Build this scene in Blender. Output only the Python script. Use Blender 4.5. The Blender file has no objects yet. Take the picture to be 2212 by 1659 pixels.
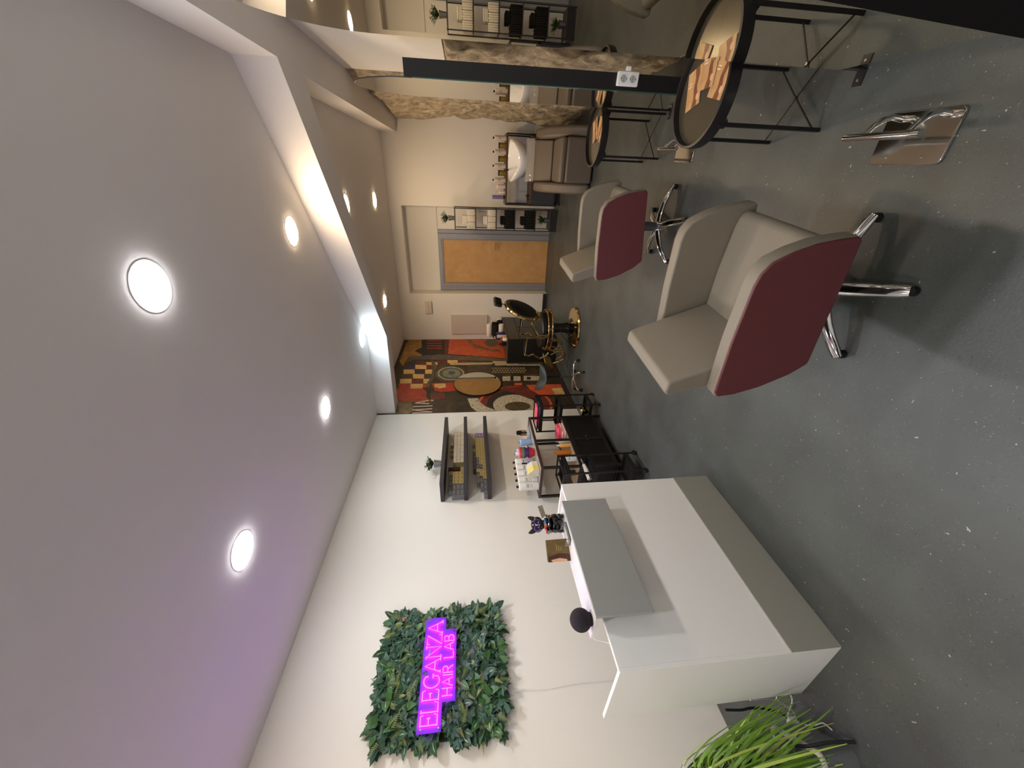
import bpy, bmesh, math, random
from mathutils import Vector, Matrix, noise
SC = bpy.context.scene
COL = SC.collection
R = math.radians
PI = math.pi

# ------------------------------------------------------------ camera, world, exposure
CAM_H = 1.62
def _camera():
    yaw, pitch, roll, f = 5.13174860e-01, 1.11960626e-01, 2.37072694e-02, 808.209
    cy, sy = math.cos(yaw), math.sin(yaw)
    fw = Vector((-sy*math.cos(pitch), cy*math.cos(pitch), -math.sin(pitch)))
    r = Vector((cy, sy, 0)); d = fw.cross(r)
    c, s = math.cos(roll), math.sin(roll)
    r2 = c*r + s*d; d2 = -s*r + c*d          # r2: true right, d2: true down; the photograph lies on its side
    cam = bpy.data.cameras.new('camera'); o = bpy.data.objects.new('camera', cam); COL.objects.link(o)
    M = Matrix((d2, r2, -fw)).transposed().to_4x4()
    M.translation = Vector((0, 0, CAM_H))
    o.matrix_world = M
    cam.sensor_fit = 'HORIZONTAL'; cam.sensor_width = 36.0
    cam.lens = f/2212*36.0
    cam.clip_start = .01
    SC.camera = o
_camera()
w = bpy.data.worlds.new('world'); SC.world = w; w.use_nodes = True
w.node_tree.nodes['Background'].inputs[0].default_value = (.02, .022, .03, 1)
w.node_tree.nodes['Background'].inputs[1].default_value = .3
SC.view_settings.view_transform = 'Standard'
SC.view_settings.look = 'None'
SC.view_settings.gamma = 1.0
SC.view_settings.exposure = 0.0
SC.view_settings.use_curve_mapping = False
COOL = (.985, .99, 1.0); WARM = (1.0, .74, .46)
LAMP = 185.0         # radiance of the ceiling discs
NEON = 11.5

# ------------------------------------------------------------ materials
def lin(c):
    return tuple((x/255/12.92 if x/255 <= .04045 else ((x/255+.055)/1.055)**2.4) for x in c)
MATS = {}
def mat(name, col, rough=.5, metal=0, var=.06, scale=18, bump=0, bscale=60, spec=.5, trans=0, coat=0, alpha=1, emit=None, es=0, sheen=0):
    if name in MATS: return MATS[name]
    m = bpy.data.materials.new(name); m.use_nodes = True
    nt = m.node_tree; b = nt.nodes['Principled BSDF']
    c = lin(col)
    tc = nt.nodes.new('ShaderNodeTexCoord')
    if var > 0:
        n = nt.nodes.new('ShaderNodeTexNoise'); n.inputs['Scale'].default_value = scale; n.inputs['Detail'].default_value = 4
        nt.links.new(tc.outputs['Object'], n.inputs['Vector'])
        mx = nt.nodes.new('ShaderNodeMix'); mx.data_type = 'RGBA'
        mx.inputs[6].default_value = tuple(x*(1-var) for x in c)+(1,)
        mx.inputs[7].default_value = tuple(min(1, x*(1+var)) for x in c)+(1,)
        nt.links.new(n.outputs['Fac'], mx.inputs[0]); nt.links.new(mx.outputs[2], b.inputs['Base Color'])
    else:
        b.inputs['Base Color'].default_value = c+(1,)
    b.inputs['Roughness'].default_value = rough; b.inputs['Metallic'].default_value = metal
    b.inputs['Specular IOR Level'].default_value = spec
    if trans: b.inputs['Transmission Weight'].default_value = trans; b.inputs['IOR'].default_value = 1.45
    if coat: b.inputs['Coat Weight'].default_value = coat; b.inputs['Coat Roughness'].default_value = .08
    if sheen: b.inputs['Sheen Weight'].default_value = sheen
    if alpha < 1: b.inputs['Alpha'].default_value = alpha
    if emit: b.inputs['Emission Color'].default_value = tuple(emit)+(1,); b.inputs['Emission Strength'].default_value = es
    if bump:
        n2 = nt.nodes.new('ShaderNodeTexNoise'); n2.inputs['Scale'].default_value = bscale; n2.inputs['Detail'].default_value = 5
        nt.links.new(tc.outputs['Object'], n2.inputs['Vector'])
        bp = nt.nodes.new('ShaderNodeBump'); bp.inputs['Strength'].default_value = bump; bp.inputs['Distance'].default_value = .01
        nt.links.new(n2.outputs['Fac'], bp.inputs['Height']); nt.links.new(bp.outputs['Normal'], b.inputs['Normal'])
    MATS[name] = m
    return m

def floor_material():
    m = bpy.data.materials.new('floor_vinyl'); m.use_nodes = True; nt = m.node_tree; b = nt.nodes['Principled BSDF']
    N = nt.nodes.new; L = nt.links.new
    tc = N('ShaderNodeTexCoord')
    n = N('ShaderNodeTexNoise'); n.inputs['Scale'].default_value = 3.2; n.inputs['Detail'].default_value = 7; L(tc.outputs['Object'], n.inputs['Vector'])
    cr = N('ShaderNodeValToRGB'); cr.color_ramp.elements[0].position = .3; cr.color_ramp.elements[0].color = lin((62, 65, 64))+(1,)
    cr.color_ramp.elements[1].position = .75; cr.color_ramp.elements[1].color = lin((78, 82, 80))+(1,)
    L(n.outputs['Fac'], cr.inputs[0])
    last = cr.outputs[0]
    # pale and dark flecks scattered in the vinyl
    for sc, thr, colr, seed in ((19, .06, (158, 162, 152), 0), (38, .085, (124, 127, 119), 7), (90, .15, (108, 111, 104), 3), (45, .12, (48, 50, 50), 13)):
        mp = N('ShaderNodeMapping'); mp.inputs['Location'].default_value = (seed, seed*.7, 0); L(tc.outputs['Object'], mp.inputs['Vector'])
        nz = N('ShaderNodeTexNoise'); nz.inputs['Scale'].default_value = sc*1.7; L(mp.outputs[0], nz.inputs['Vector'])
        ad = N('ShaderNodeMixRGB'); ad.blend_type = 'LINEAR_LIGHT'; ad.inputs[0].default_value = .02; L(mp.outputs[0], ad.inputs[1]); L(nz.outputs['Color'], ad.inputs[2])
        v = N('ShaderNodeTexVoronoi'); v.inputs['Scale'].default_value = sc; L(ad.outputs[0], v.inputs['Vector'])
        lt = N('ShaderNodeMath'); lt.operation = 'LESS_THAN'; lt.inputs[1].default_value = thr; L(v.outputs['Distance'], lt.inputs[0])
        n3 = N('ShaderNodeTexNoise'); n3.inputs['Scale'].default_value = 5; L(mp.outputs[0], n3.inputs['Vector'])
        g = N('ShaderNodeMath'); g.operation = 'GREATER_THAN'; g.inputs[1].default_value = .44; L(n3.outputs['Fac'], g.inputs[0])
        mu = N('ShaderNodeMath'); mu.operation = 'MULTIPLY'; L(lt.outputs[0], mu.inputs[0]); L(g.outputs[0], mu.inputs[1])
        mx = N('ShaderNodeMix'); mx.data_type = 'RGBA'; mx.inputs[7].default_value = lin(colr)+(1,)
        L(mu.outputs[0], mx.inputs[0]); L(last, mx.inputs[6]); last = mx.outputs[2]
    L(last, b.inputs['Base Color'])
    b.inputs['Roughness'].default_value = .42
    n4 = N('ShaderNodeTexNoise'); n4.inputs['Scale'].default_value = 90; L(tc.outputs['Object'], n4.inputs['Vector'])
    bp = N('ShaderNodeBump'); bp.inputs['Strength'].default_value = .12; bp.inputs['Distance'].default_value = .004
    L(n4.outputs['Fac'], bp.inputs['Height']); L(bp.outputs['Normal'], b.inputs['Normal'])
    return m

def ramp_material(name, cols, scale=9, rough=.85, bump=.5, detail=8, dist=.02):
    m = bpy.data.materials.new(name); m.use_nodes = True; nt = m.node_tree; b = nt.nodes['Principled BSDF']
    N = nt.nodes.new; L = nt.links.new
    tc = N('ShaderNodeTexCoord'); n = N('ShaderNodeTexNoise'); n.inputs['Scale'].default_value = scale; n.inputs['Detail'].default_value = detail
    n.inputs['Roughness'].default_value = .65; n.inputs['Distortion'].default_value = .6
    L(tc.outputs['Object'], n.inputs['Vector'])
    cr = N('ShaderNodeValToRGB'); e = cr.color_ramp.elements
    while len(e) < len(cols): e.new(.5)
    for i, (p, c) in enumerate(cols): e[i].position = p; e[i].color = lin(c)+(1,)
    L(n.outputs['Fac'], cr.inputs[0]); L(cr.outputs[0], b.inputs['Base Color']); b.inputs['Roughness'].default_value = rough
    if bump:
        bp = N('ShaderNodeBump'); bp.inputs['Strength'].default_value = bump; bp.inputs['Distance'].default_value = dist
        L(n.outputs['Fac'], bp.inputs['Height']); L(bp.outputs['Normal'], b.inputs['Normal'])
    MATS[name] = m
    return m

WALL = mat('wall_paint', (231, 228, 221), .75, var=.015, scale=3, bump=.05, bscale=220)
CEIL = mat('ceiling_paint', (228, 225, 223), .85, var=.012, scale=2, bump=.04, bscale=260)
FLOOR = floor_material()
STONE = ramp_material('rough_stone', [(.25, (104, 92, 76)), (.4, (150, 135, 112)), (.52, (186, 170, 144)), (.66, (212, 200, 178)), (.8, (160, 144, 120))], 9, .95, 1.0, 12, .04)
BLACKM = mat('black_metal', (24, 21, 22), .42, 0, var=.1)
BLACKP = mat('black_plastic', (13, 12, 12), .5, var=.05)
RUBBER = mat('black_rubber', (14, 14, 15), .6, var=.05)
CHROME = mat('chrome', (225, 225, 228), .07, 1, var=.02)
STEEL = mat('satin_steel', (120, 124, 128), .3, 1, var=.05)
TAUPE = mat('taupe_leatherette', (122, 114, 101), .5, var=.04, scale=8, bump=.12, bscale=320)
BURG = mat('burgundy_leatherette', (92, 42, 46), .5, var=.04, scale=8, bump=.12, bscale=320)
GREYB = mat('stone_brown_leatherette', (98, 88, 77), .45, var=.05, scale=8, bump=.12, bscale=300)
WHITEL = mat('white_laminate', (247, 246, 244), .35, var=.01)
GREYL = mat('grey_laminate', (158, 160, 158), .45, var=.015)
DGREYL = mat('dark_grey_laminate', (154, 154, 145), .45, var=.015)
GOLD = mat('polished_gold', (204, 182, 128), .14, 1, var=.06)
BLEATHER = mat('black_leather', (16, 16, 17), .32, var=.1, bump=.1, bscale=200)
OAK = ramp_material('oak_veneer', [(.3, (188, 144, 88)), (.7, (204, 162, 106))], 5, .5, .05, 6)
WALNUT = ramp_material('walnut_board', [(.3, (62, 42, 34)), (.7, (92, 66, 52))], 7, .5, .05, 6)
ALU = mat('grey_aluminium', (150, 150, 153), .4, .3, var=.02)
SHELFM = mat('charcoal_shelf', (46, 44, 48), .5, var=.04)
PORC = mat('white_porcelain', (236, 236, 238), .08, var=.0, coat=.4)
MIRROR = mat('mirror_silver', (205, 204, 190), .0, 1, var=0)
MIRROR.node_tree.nodes['Principled BSDF'].inputs['Roughness'].default_value = 0.005
GLASSE = mat('glass_edge', (60, 92, 80), .2, var=.03)
GLASS = mat('clear_glass', (225, 240, 236), .02, var=0, trans=1.0)
ACRYL = mat('clear_acrylic', (240, 244, 246), .05, var=0, trans=.96)
WHITEP = mat('white_plastic', (232, 232, 230), .35, var=.01)
TOWELW = mat('white_terry', (236, 230, 216), .95, var=.05, scale=60, bump=.6, bscale=240, sheen=.2)
TOWELB = mat('black_terry', (14, 13, 14), .95, var=.1, scale=60, bump=.6, bscale=240)
ZINC = mat('galvanised_pot', (150, 153, 158), .35, .8, var=.08)
LEAFA = mat('leaf_dark', (30, 66, 40), .45, var=.2, scale=30)
LEAFB = mat('leaf_mid', (56, 98, 50), .45, var=.2, scale=30)
LEAFC = mat('leaf_light', (112, 142, 74), .5, var=.2, scale=30)
LEAFD = mat('leaf_blue_green', (48, 84, 66), .5, var=.2, scale=30)
SPIDER = mat('spider_leaf', (98, 140, 32), .4, var=.25, scale=20)
SPIDER2 = mat('spider_leaf_pale', (168, 190, 84), .4, var=.15, scale=20)
CREAMBOX = mat('white_box_card', (250, 249, 240), .55, var=.02)
GOLDBOX = mat('gold_box_card', (200, 186, 130), .45, .15, var=.06)
GREYBOX = mat('grey_box_card', (104, 106, 112), .5, .1, var=.06)
PURPBOX = mat('lilac_box_card', (150, 132, 196), .5, var=.04)
MAROON = mat('maroon_card', (52, 14, 18), .5, var=.05)
PRINT = mat('printed_ink', (120, 112, 108), .6, var=.05)
PINK = mat('pink_cloth', (238, 92, 118), .85, var=.08, bump=.3)
BLUEC = mat('navy_cloth', (50, 66, 112), .85, var=.08, bump=.3)
PALEP = mat('pale_pink_plastic', (236, 190, 186), .6, var=.05)

# ------------------------------------------------------------ mesh helpers
class MB:
    def __init__(s): s.v = []; s.f = []; s.m = []
    def add(s, vs, fs, mi=0):
        b = len(s.v); s.v += [Vector(p) for p in vs]; s.f += [tuple(b+i for i in f) for f in fs]; s.m += [mi]*len(fs); return s
    def box(s, x0, x1, y0, y1, z0, z1, mi=0, M=None):
        if x0 > x1: x0, x1 = x1, x0
        if y0 > y1: y0, y1 = y1, y0
        if z0 > z1: z0, z1 = z1, z0
        vs = [Vector(p) for p in ((x0,y0,z0),(x1,y0,z0),(x1,y1,z0),(x0,y1,z0),(x0,y0,z1),(x1,y0,z1),(x1,y1,z1),(x0,y1,z1))]
        if M is not None: vs = [M @ p for p in vs]
        return s.add(vs, [(3,2,1,0),(4,5,6,7),(0,1,5,4),(1,2,6,5),(2,3,7,6),(3,0,4,7)], mi)
    def cbox(s, c, d, mi=0, M=None):
        T = Matrix.Translation(Vector(c)) @ (M if M is not None else Matrix.Identity(4))
        return s.box(-d[0]/2, d[0]/2, -d[1]/2, d[1]/2, -d[2]/2, d[2]/2, mi, T)
    def tube(s, pts, r, n=10, mi=0, closed=False, flat=1.0):
        pts = [Vector(p) for p in pts]; k = len(pts)
        rs = r if isinstance(r, (list, tuple)) else [r]*k
        up = None; vs = []; fs = []
        for i, p in enumerate(pts):
            if closed: t = pts[(i+1) % k]-pts[i-1]
            else: t = pts[min(i+1, k-1)]-pts[max(i-1, 0)]
            t.normalize()
            if up is None:
                up = Vector((0, 0, 1)) if abs(t.z) < .9 else Vector((1, 0, 0))
            up = (up - t*up.dot(t)); up.normalize(); sd = t.cross(up)
            for j in range(n):
                a = 2*PI*j/n; vs.append(p+sd*(math.cos(a)*rs[i])+up*(math.sin(a)*rs[i]*flat))
        for i in range(k if closed else k-1):
            a = i*n; b = ((i+1) % k)*n
            for j in range(n): fs.append((a+j, a+(j+1) % n, b+(j+1) % n, b+j))
        if not closed: fs.append(tuple(range(n-1, -1, -1))); fs.append(tuple(range((k-1)*n, k*n)))
        return s.add(vs, fs, mi)
    def cyl(s, p0, p1, r, r1=None, n=20, mi=0): return s.tube([p0, p1], [r, r if r1 is None else r1], n, mi)
    def lathe(s, prof, n=28, c=(0,0,0), mi=0, M=None, sx=1, sy=1):
        c = Vector(c); vs = []; fs = []
        for (r, z) in prof:
            for j in range(n):
                a = 2*PI*j/n; p = Vector((r*math.cos(a)*sx, r*math.sin(a)*sy, z))
                if M is not None: p = M @ p
                vs.append(p+c)
        k = len(prof)
        for i in range(k-1):
            for j in range(n): fs.append((i*n+j, i*n+(j+1) % n, (i+1)*n+(j+1) % n, (i+1)*n+j))
        fs.append(tuple(range(n-1, -1, -1))); fs.append(tuple(range((k-1)*n, k*n)))
        return s.add(vs, fs, mi)
    def sph(s, c, r, sc=(1,1,1), n=16, mi=0, M=None):
        c = Vector(c); k = n//2+1; vs = []; fs = []
        for i in range(k):
            ph = PI*(i+.0)/(k-1); ph = min(max(ph, .02), PI-.02)
            for j in range(n):
                a = 2*PI*j/n; p = Vector((r*sc[0]*math.sin(ph)*math.cos(a), r*sc[1]*math.sin(ph)*math.sin(a), -r*sc[2]*math.cos(ph)))
                if M is not None: p = M @ p
                vs.append(c+p)
        for i in range(k-1):
            for j in range(n): fs.append((i*n+j, i*n+(j+1) % n, (i+1)*n+(j+1) % n, (i+1)*n+j))
        fs.append(tuple(range(n-1, -1, -1))); fs.append(tuple(range((k-1)*n, k*n)))
        return s.add(vs, fs, mi)
    def prism(s, poly, d0, d1, ax='y', mi=0, M=None):
        # poly in the plane normal to ax, extruded from d0 to d1
        def P(a, b, d): return Vector({'y': (a, d, b), 'x': (d, a, b), 'z': (a, b, d)}[ax])
        n = len(poly); vs = [P(a, b, d0) for a, b in poly]+[P(a, b, d1) for a, b in poly]
        if M is not None: vs = [M @ p for p in vs]
        fs = [tuple(range(n)), tuple(range(2*n-1, n-1, -1))]+[(i, i+n, (i+1) % n+n, (i+1) % n) for i in range(n)]
        return s.add(vs, fs, mi)
    def build(s, name, mats, parent=None, smooth=35, bevel=0, seg=2, loc=None, rz=None, sub=0, thick=0):
        me = bpy.data.meshes.new(name); me.from_pydata(s.v, [], s.f); me.update()
        bm = bmesh.new(); bm.from_mesh(me); bmesh.ops.recalc_face_normals(bm, faces=bm.faces[:]) ; bm.to_mesh(me); bm.free()
        if not isinstance(mats, (list, tuple)): mats = [mats]
        for m_ in mats: me.materials.append(m_)
        for p, i in zip(me.polygons, s.m): p.material_index = i
        o = bpy.data.objects.new(name, me); COL.objects.link(o)
        if smooth:
            for p in me.polygons: p.use_smooth = True
            me.set_sharp_from_angle(angle=R(smooth))
        if bevel:
            b = o.modifiers.new('bevel', 'BEVEL'); b.width = bevel; b.segments = seg; b.limit_method = 'ANGLE'; b.angle_limit = R(40); b.harden_normals = False
        if sub:
            b = o.modifiers.new('subdivision', 'SUBSURF'); b.levels = sub; b.render_levels = sub
        if parent is not None: o.parent = parent
        if loc is not None: o.location = loc
        if rz is not None: o.rotation_euler = (0, 0, rz)
        return o

def tag(o, label, cat, group=None, kind=None):
    o['label'] = label; o['category'] = cat
    if group: o['group'] = group
    if kind: o['kind'] = kind
    return o
def thing(name, label, cat, loc=(0,0,0), rz=0, group=None):
    o = bpy.data.objects.new(name, None); COL.objects.link(o); o.empty_display_size = .1
    o.location = loc; o.rotation_euler = (0, 0, rz)
    return tag(o, label, cat, group)
def struct(o): o['kind'] = 'structure'; return o
def copy_tree(o, parent=None):
    c = o.copy(); COL.objects.link(c); c.parent = parent
    for ch in list(o.children): copy_tree(ch, c)
    return c
def dup(o, loc=None, rz=None, label=None, group=None):
    c = copy_tree(o)
    if loc is not None: c.location = loc
    if rz is not None: c.rotation_euler = (0, 0, rz)
    if label: c['label'] = label
    if group: c['group'] = group
    return c
def arc(cx, cy, r, a0, a1, n=8):
    return [(cx+r*math.cos(R(a0+(a1-a0)*i/n)), cy+r*math.sin(R(a0+(a1-a0)*i/n))) for i in range(n+1)]
def rrect(x0, x1, y0, y1, r, n=5):
    return arc(x1-r, y1-r, r, 0, 90, n)+arc(x0+r, y1-r, r, 90, 180, n)+arc(x0+r, y0+r, r, 180, 270, n)+arc(x1-r, y0+r, r, 270, 360, n)

# ============================================================ SETTING
HC = 2.97; YB = 7.5; XL = -3.1; XR = .83; YF = -2.2
struct(MB().box(XL-.1, XR+.2, YF, YB+.4, -.1, 0).build('floor', FLOOR, smooth=0))
struct(MB().box(XL-.1, XR+.2, YF, YB+.2, HC, HC+.1).build('ceiling', CEIL, smooth=0))
struct(MB().box(XL-.12, XL, YF, 4.68, 0, HC).build('wall_left', WALL, smooth=0))
# back wall with the door recess
b = MB()
b.box(XL-.1, -2.115, YB, YB+.3, 0, HC); b.box(-.54, XR+.2, YB, YB+.3, 0, HC); b.box(-2.115, -.54, YB, YB+.3, 2.76, HC)
b.box(-2.2, -.45, YB+.3, YB+.38, 0, 2.9)
struct(b.build('wall_back', WALL, smooth=0))
# front of the shop behind the camera: white wall with a dark night window
b = MB(); b.box(XL-.1, XR+.2, YF-.1, YF, 0, .5); b.box(XL-.1, XR+.2, YF-.1, YF, 2.5, HC); b.box(XL-.1, -2.8, YF-.1, YF, .5, 2.5); b.box(.5, XR+.2, YF-.1, YF, .5, 2.5)
struct(b.build('wall_front', WALL, smooth=0))
b = MB(); b.box(-2.8, .5, YF-.06, YF-.05, .5, 2.5, 0)
for x in (-2.8, -1.7, -.6, .46): b.box(x, x+.04, YF-.07, YF-.02, .5, 2.5, 1)
b.box(-2.8, .5, YF-.07, YF-.02, .5, .54, 1); b.box(-2.8, .5, YF-.07, YF-.02, 2.46, 2.5, 1)
struct(b.build('window_1', [mat('night_glass', (10, 12, 16), .05, var=0), BLACKM], smooth=0))
# right wall: smooth plaster in front, old stone left bare behind
b = MB(); b.box(XR-.012, XR+.1, YF, 3.2, 0, HC); b.box(XR-.012, XR+.1, 3.2, 4.65, 1.765, HC); b.box(XR+.04, XR+.1, 3.2, YB, 0, HC)
struct(b.build('wall_right', WALL, smooth=0))
def stone_wall():
    vs = []; fs = []; NY, NZ = 170, 110
    Y0, Y1 = 3.2, YB+.02
    prof = [(2.97, .80), (2.72, .80), (2.64, .755), (2.15, .785), (1.74, .82), (1.18, .83), (.88, .81), (.49, .77), (.18, .745), (0, .75)]
    def px(z):
        for (a, xa), (c, xc) in zip(prof, prof[1:]):
            if z >= c: return xc+(xa-xc)*(z-c)/(a-c)
        return prof[-1][1]
    for j in range(NZ+1):
        z = 2.8*j/NZ
        for i in range(NY+1):
            y = Y0+(Y1-Y0)*i/NY
            k = min(1, max(0, (y-5.6)/1.4))
            base = .835*(1-k)+px(z)*k
            p = Vector((y*1.3, z*1.3, 3.1))
            d = noise.fractal(p*1.6, 1.0, 2.0, 6)*.045+abs(noise.noise(p*5))*.035
            x = base-.028-d
            if y < 4.68 and z > 1.74: x = max(x, XR+.002)
            if y < 4.6 and z <= 1.78: x = max(x, .76)
            x = min(x, XR+.035)
            vs.append((x, y, z))
    for j in range(NZ):
        for i in range(NY):
            a = j*(NY+1)+i; fs.append((a, a+1, a+NY+2, a+NY+1))
    return struct(MB().add(vs, fs).build('wall_right_stone', STONE, smooth=60))
stone_wall()
# dropped soffit along the right wall and the slanting beam that crosses the ceiling
ZB = 2.715
b = MB(); b.prism([(.565, YF), (.565, 3.03), (.55, 3.44), (.545, YB), (XR+.03, YB), (XR+.03, YF)], ZB, HC, 'z')
struct(b.build('trim_1', CEIL, smooth=0))
b = MB(); b.prism([(.565, 3.03), (-1.945, 4.83), (XL, 4.72), (XL, 4.98), (-2.03, 5.08), (.55, 3.44)], ZB, HC, 'z')
struct(b.build('trim_2', CEIL, smooth=0))
# baseboards
BB = mat('dark_baseboard', (52, 36, 36), .5, var=.05)
struct(MB().box(XL, -2.115, YB-.015, YB, 0, .08).build('baseboard_back', mat('black_baseboard', (38, 36, 38), .5), smooth=0))
struct(MB().box(XL, XL+.015, 4.68, YB-.016, 0, .08).build('baseboard_left', BB, smooth=0))
# door in its recess
d = MB(); FY = YB+.235
d.box(-2.06, -1.92, FY, FY+.055, 0, 2.15); d.box(-1.105, -1.0, FY, FY+.055, 0, 2.15); d.box(-.995, -.93, FY-.005, FY+.055, 0, 2.15); d.box(-1.92, -1.105, FY, FY+.055, 2.06, 2.15)
d.box(-2.0, -1.985, FY-.012, FY, 0, 2.15); d.box(-1.93, -1.915, FY-.012, FY, 0, 2.1); d.box(-1.11, -1.095, FY-.012, FY, 0, 2.1); d.box(-1.92, -1.1, FY-.012, FY, 2.085, 2.1)
fr = struct(d.build('door_1', ALU, smooth=0, bevel=.003)); fr.scale = (1.022, 1, 1.006)
lf = MB().box(-1.915, -1.11, FY+.01, FY+.04, .005, 2.055).build('door_leaf', OAK, fr, smooth=0)
h = MB(); h.cyl((-1.175, FY+.012, 1.06), (-1.175, FY-.045, 1.06), .01); h.tube([(-1.175, FY-.045, 1.06), (-1.29, FY-.045, 1.06)], .009); h.cyl((-1.175, FY+.012, 1.06), (-1.175, FY+.004, 1.06), .026); h.cyl((-1.175, FY+.012, .97), (-1.175, FY+.002, .97), .022)
h.build('door_handle', mat('brass_handle', (206, 186, 130), .2, 1), lf)
struct(MB().box(-2.114, -.541, FY+.015, FY+.035, 2.166, 2.76).build('trim_3', WALL, smooth=0))
struct(MB().box(-.948, -.541, FY+.015, FY+.035, 0, 2.16).build('trim_4', WALL, smooth=0))

# ---------------- printed wallpaper on the far part of the left wall
MUR = {
 'ochre': [(.3, (120, 84, 34)), (.7, (176, 134, 66))], 'brown': [(.3, (40, 26, 18)), (.7, (84, 54, 30))], 'black': [(.3, (24, 20, 16)), (.7, (46, 38, 28))],
 'red': [(.3, (128, 34, 20)), (.7, (184, 60, 34))], 'maroon': [(.3, (72, 26, 22)), (.7, (112, 46, 36))], 'orange': [(.3, (172, 66, 34)), (.7, (206, 96, 54))],
 'brown2': [(.3, (92, 58, 30)), (.7, (150, 100, 56))], 'greybrown': [(.3, (80, 66, 48)), (.7, (112, 94, 70))], 'slate': [(.3, (62, 60, 66)), (.7, (100, 90, 84))],
 'blue': [(.3, (34, 34, 66)), (.7, (56, 54, 92))], 'cream': [(.3, (176, 140, 82)), (.7, (222, 190, 128))], 'navy': [(.3, (34, 28, 44)), (.7, (58, 46, 62))],
 'olive': [(.3, (56, 46, 24)), (.7, (84, 72, 44))], 'olive2': [(.3, (76, 66, 44)), (.7, (128, 114, 82))], 'slate2': [(.3, (58, 56, 46)), (.7, (92, 90, 78))],
 'teal': [(.3, (84, 100, 92)), (.7, (128, 142, 130))], 'cream2': [(.38, (70, 60, 44)), (.5, (192, 176, 136))], 'charcoal': [(.3, (52, 46, 38)), (.7, (76, 68, 56))],
 'grunge': [(.42, (60, 50, 38)), (.5, (200, 186, 158))], 'pale': [(.3, (176, 150, 128)), (.7, (214, 190, 168))]}
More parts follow.
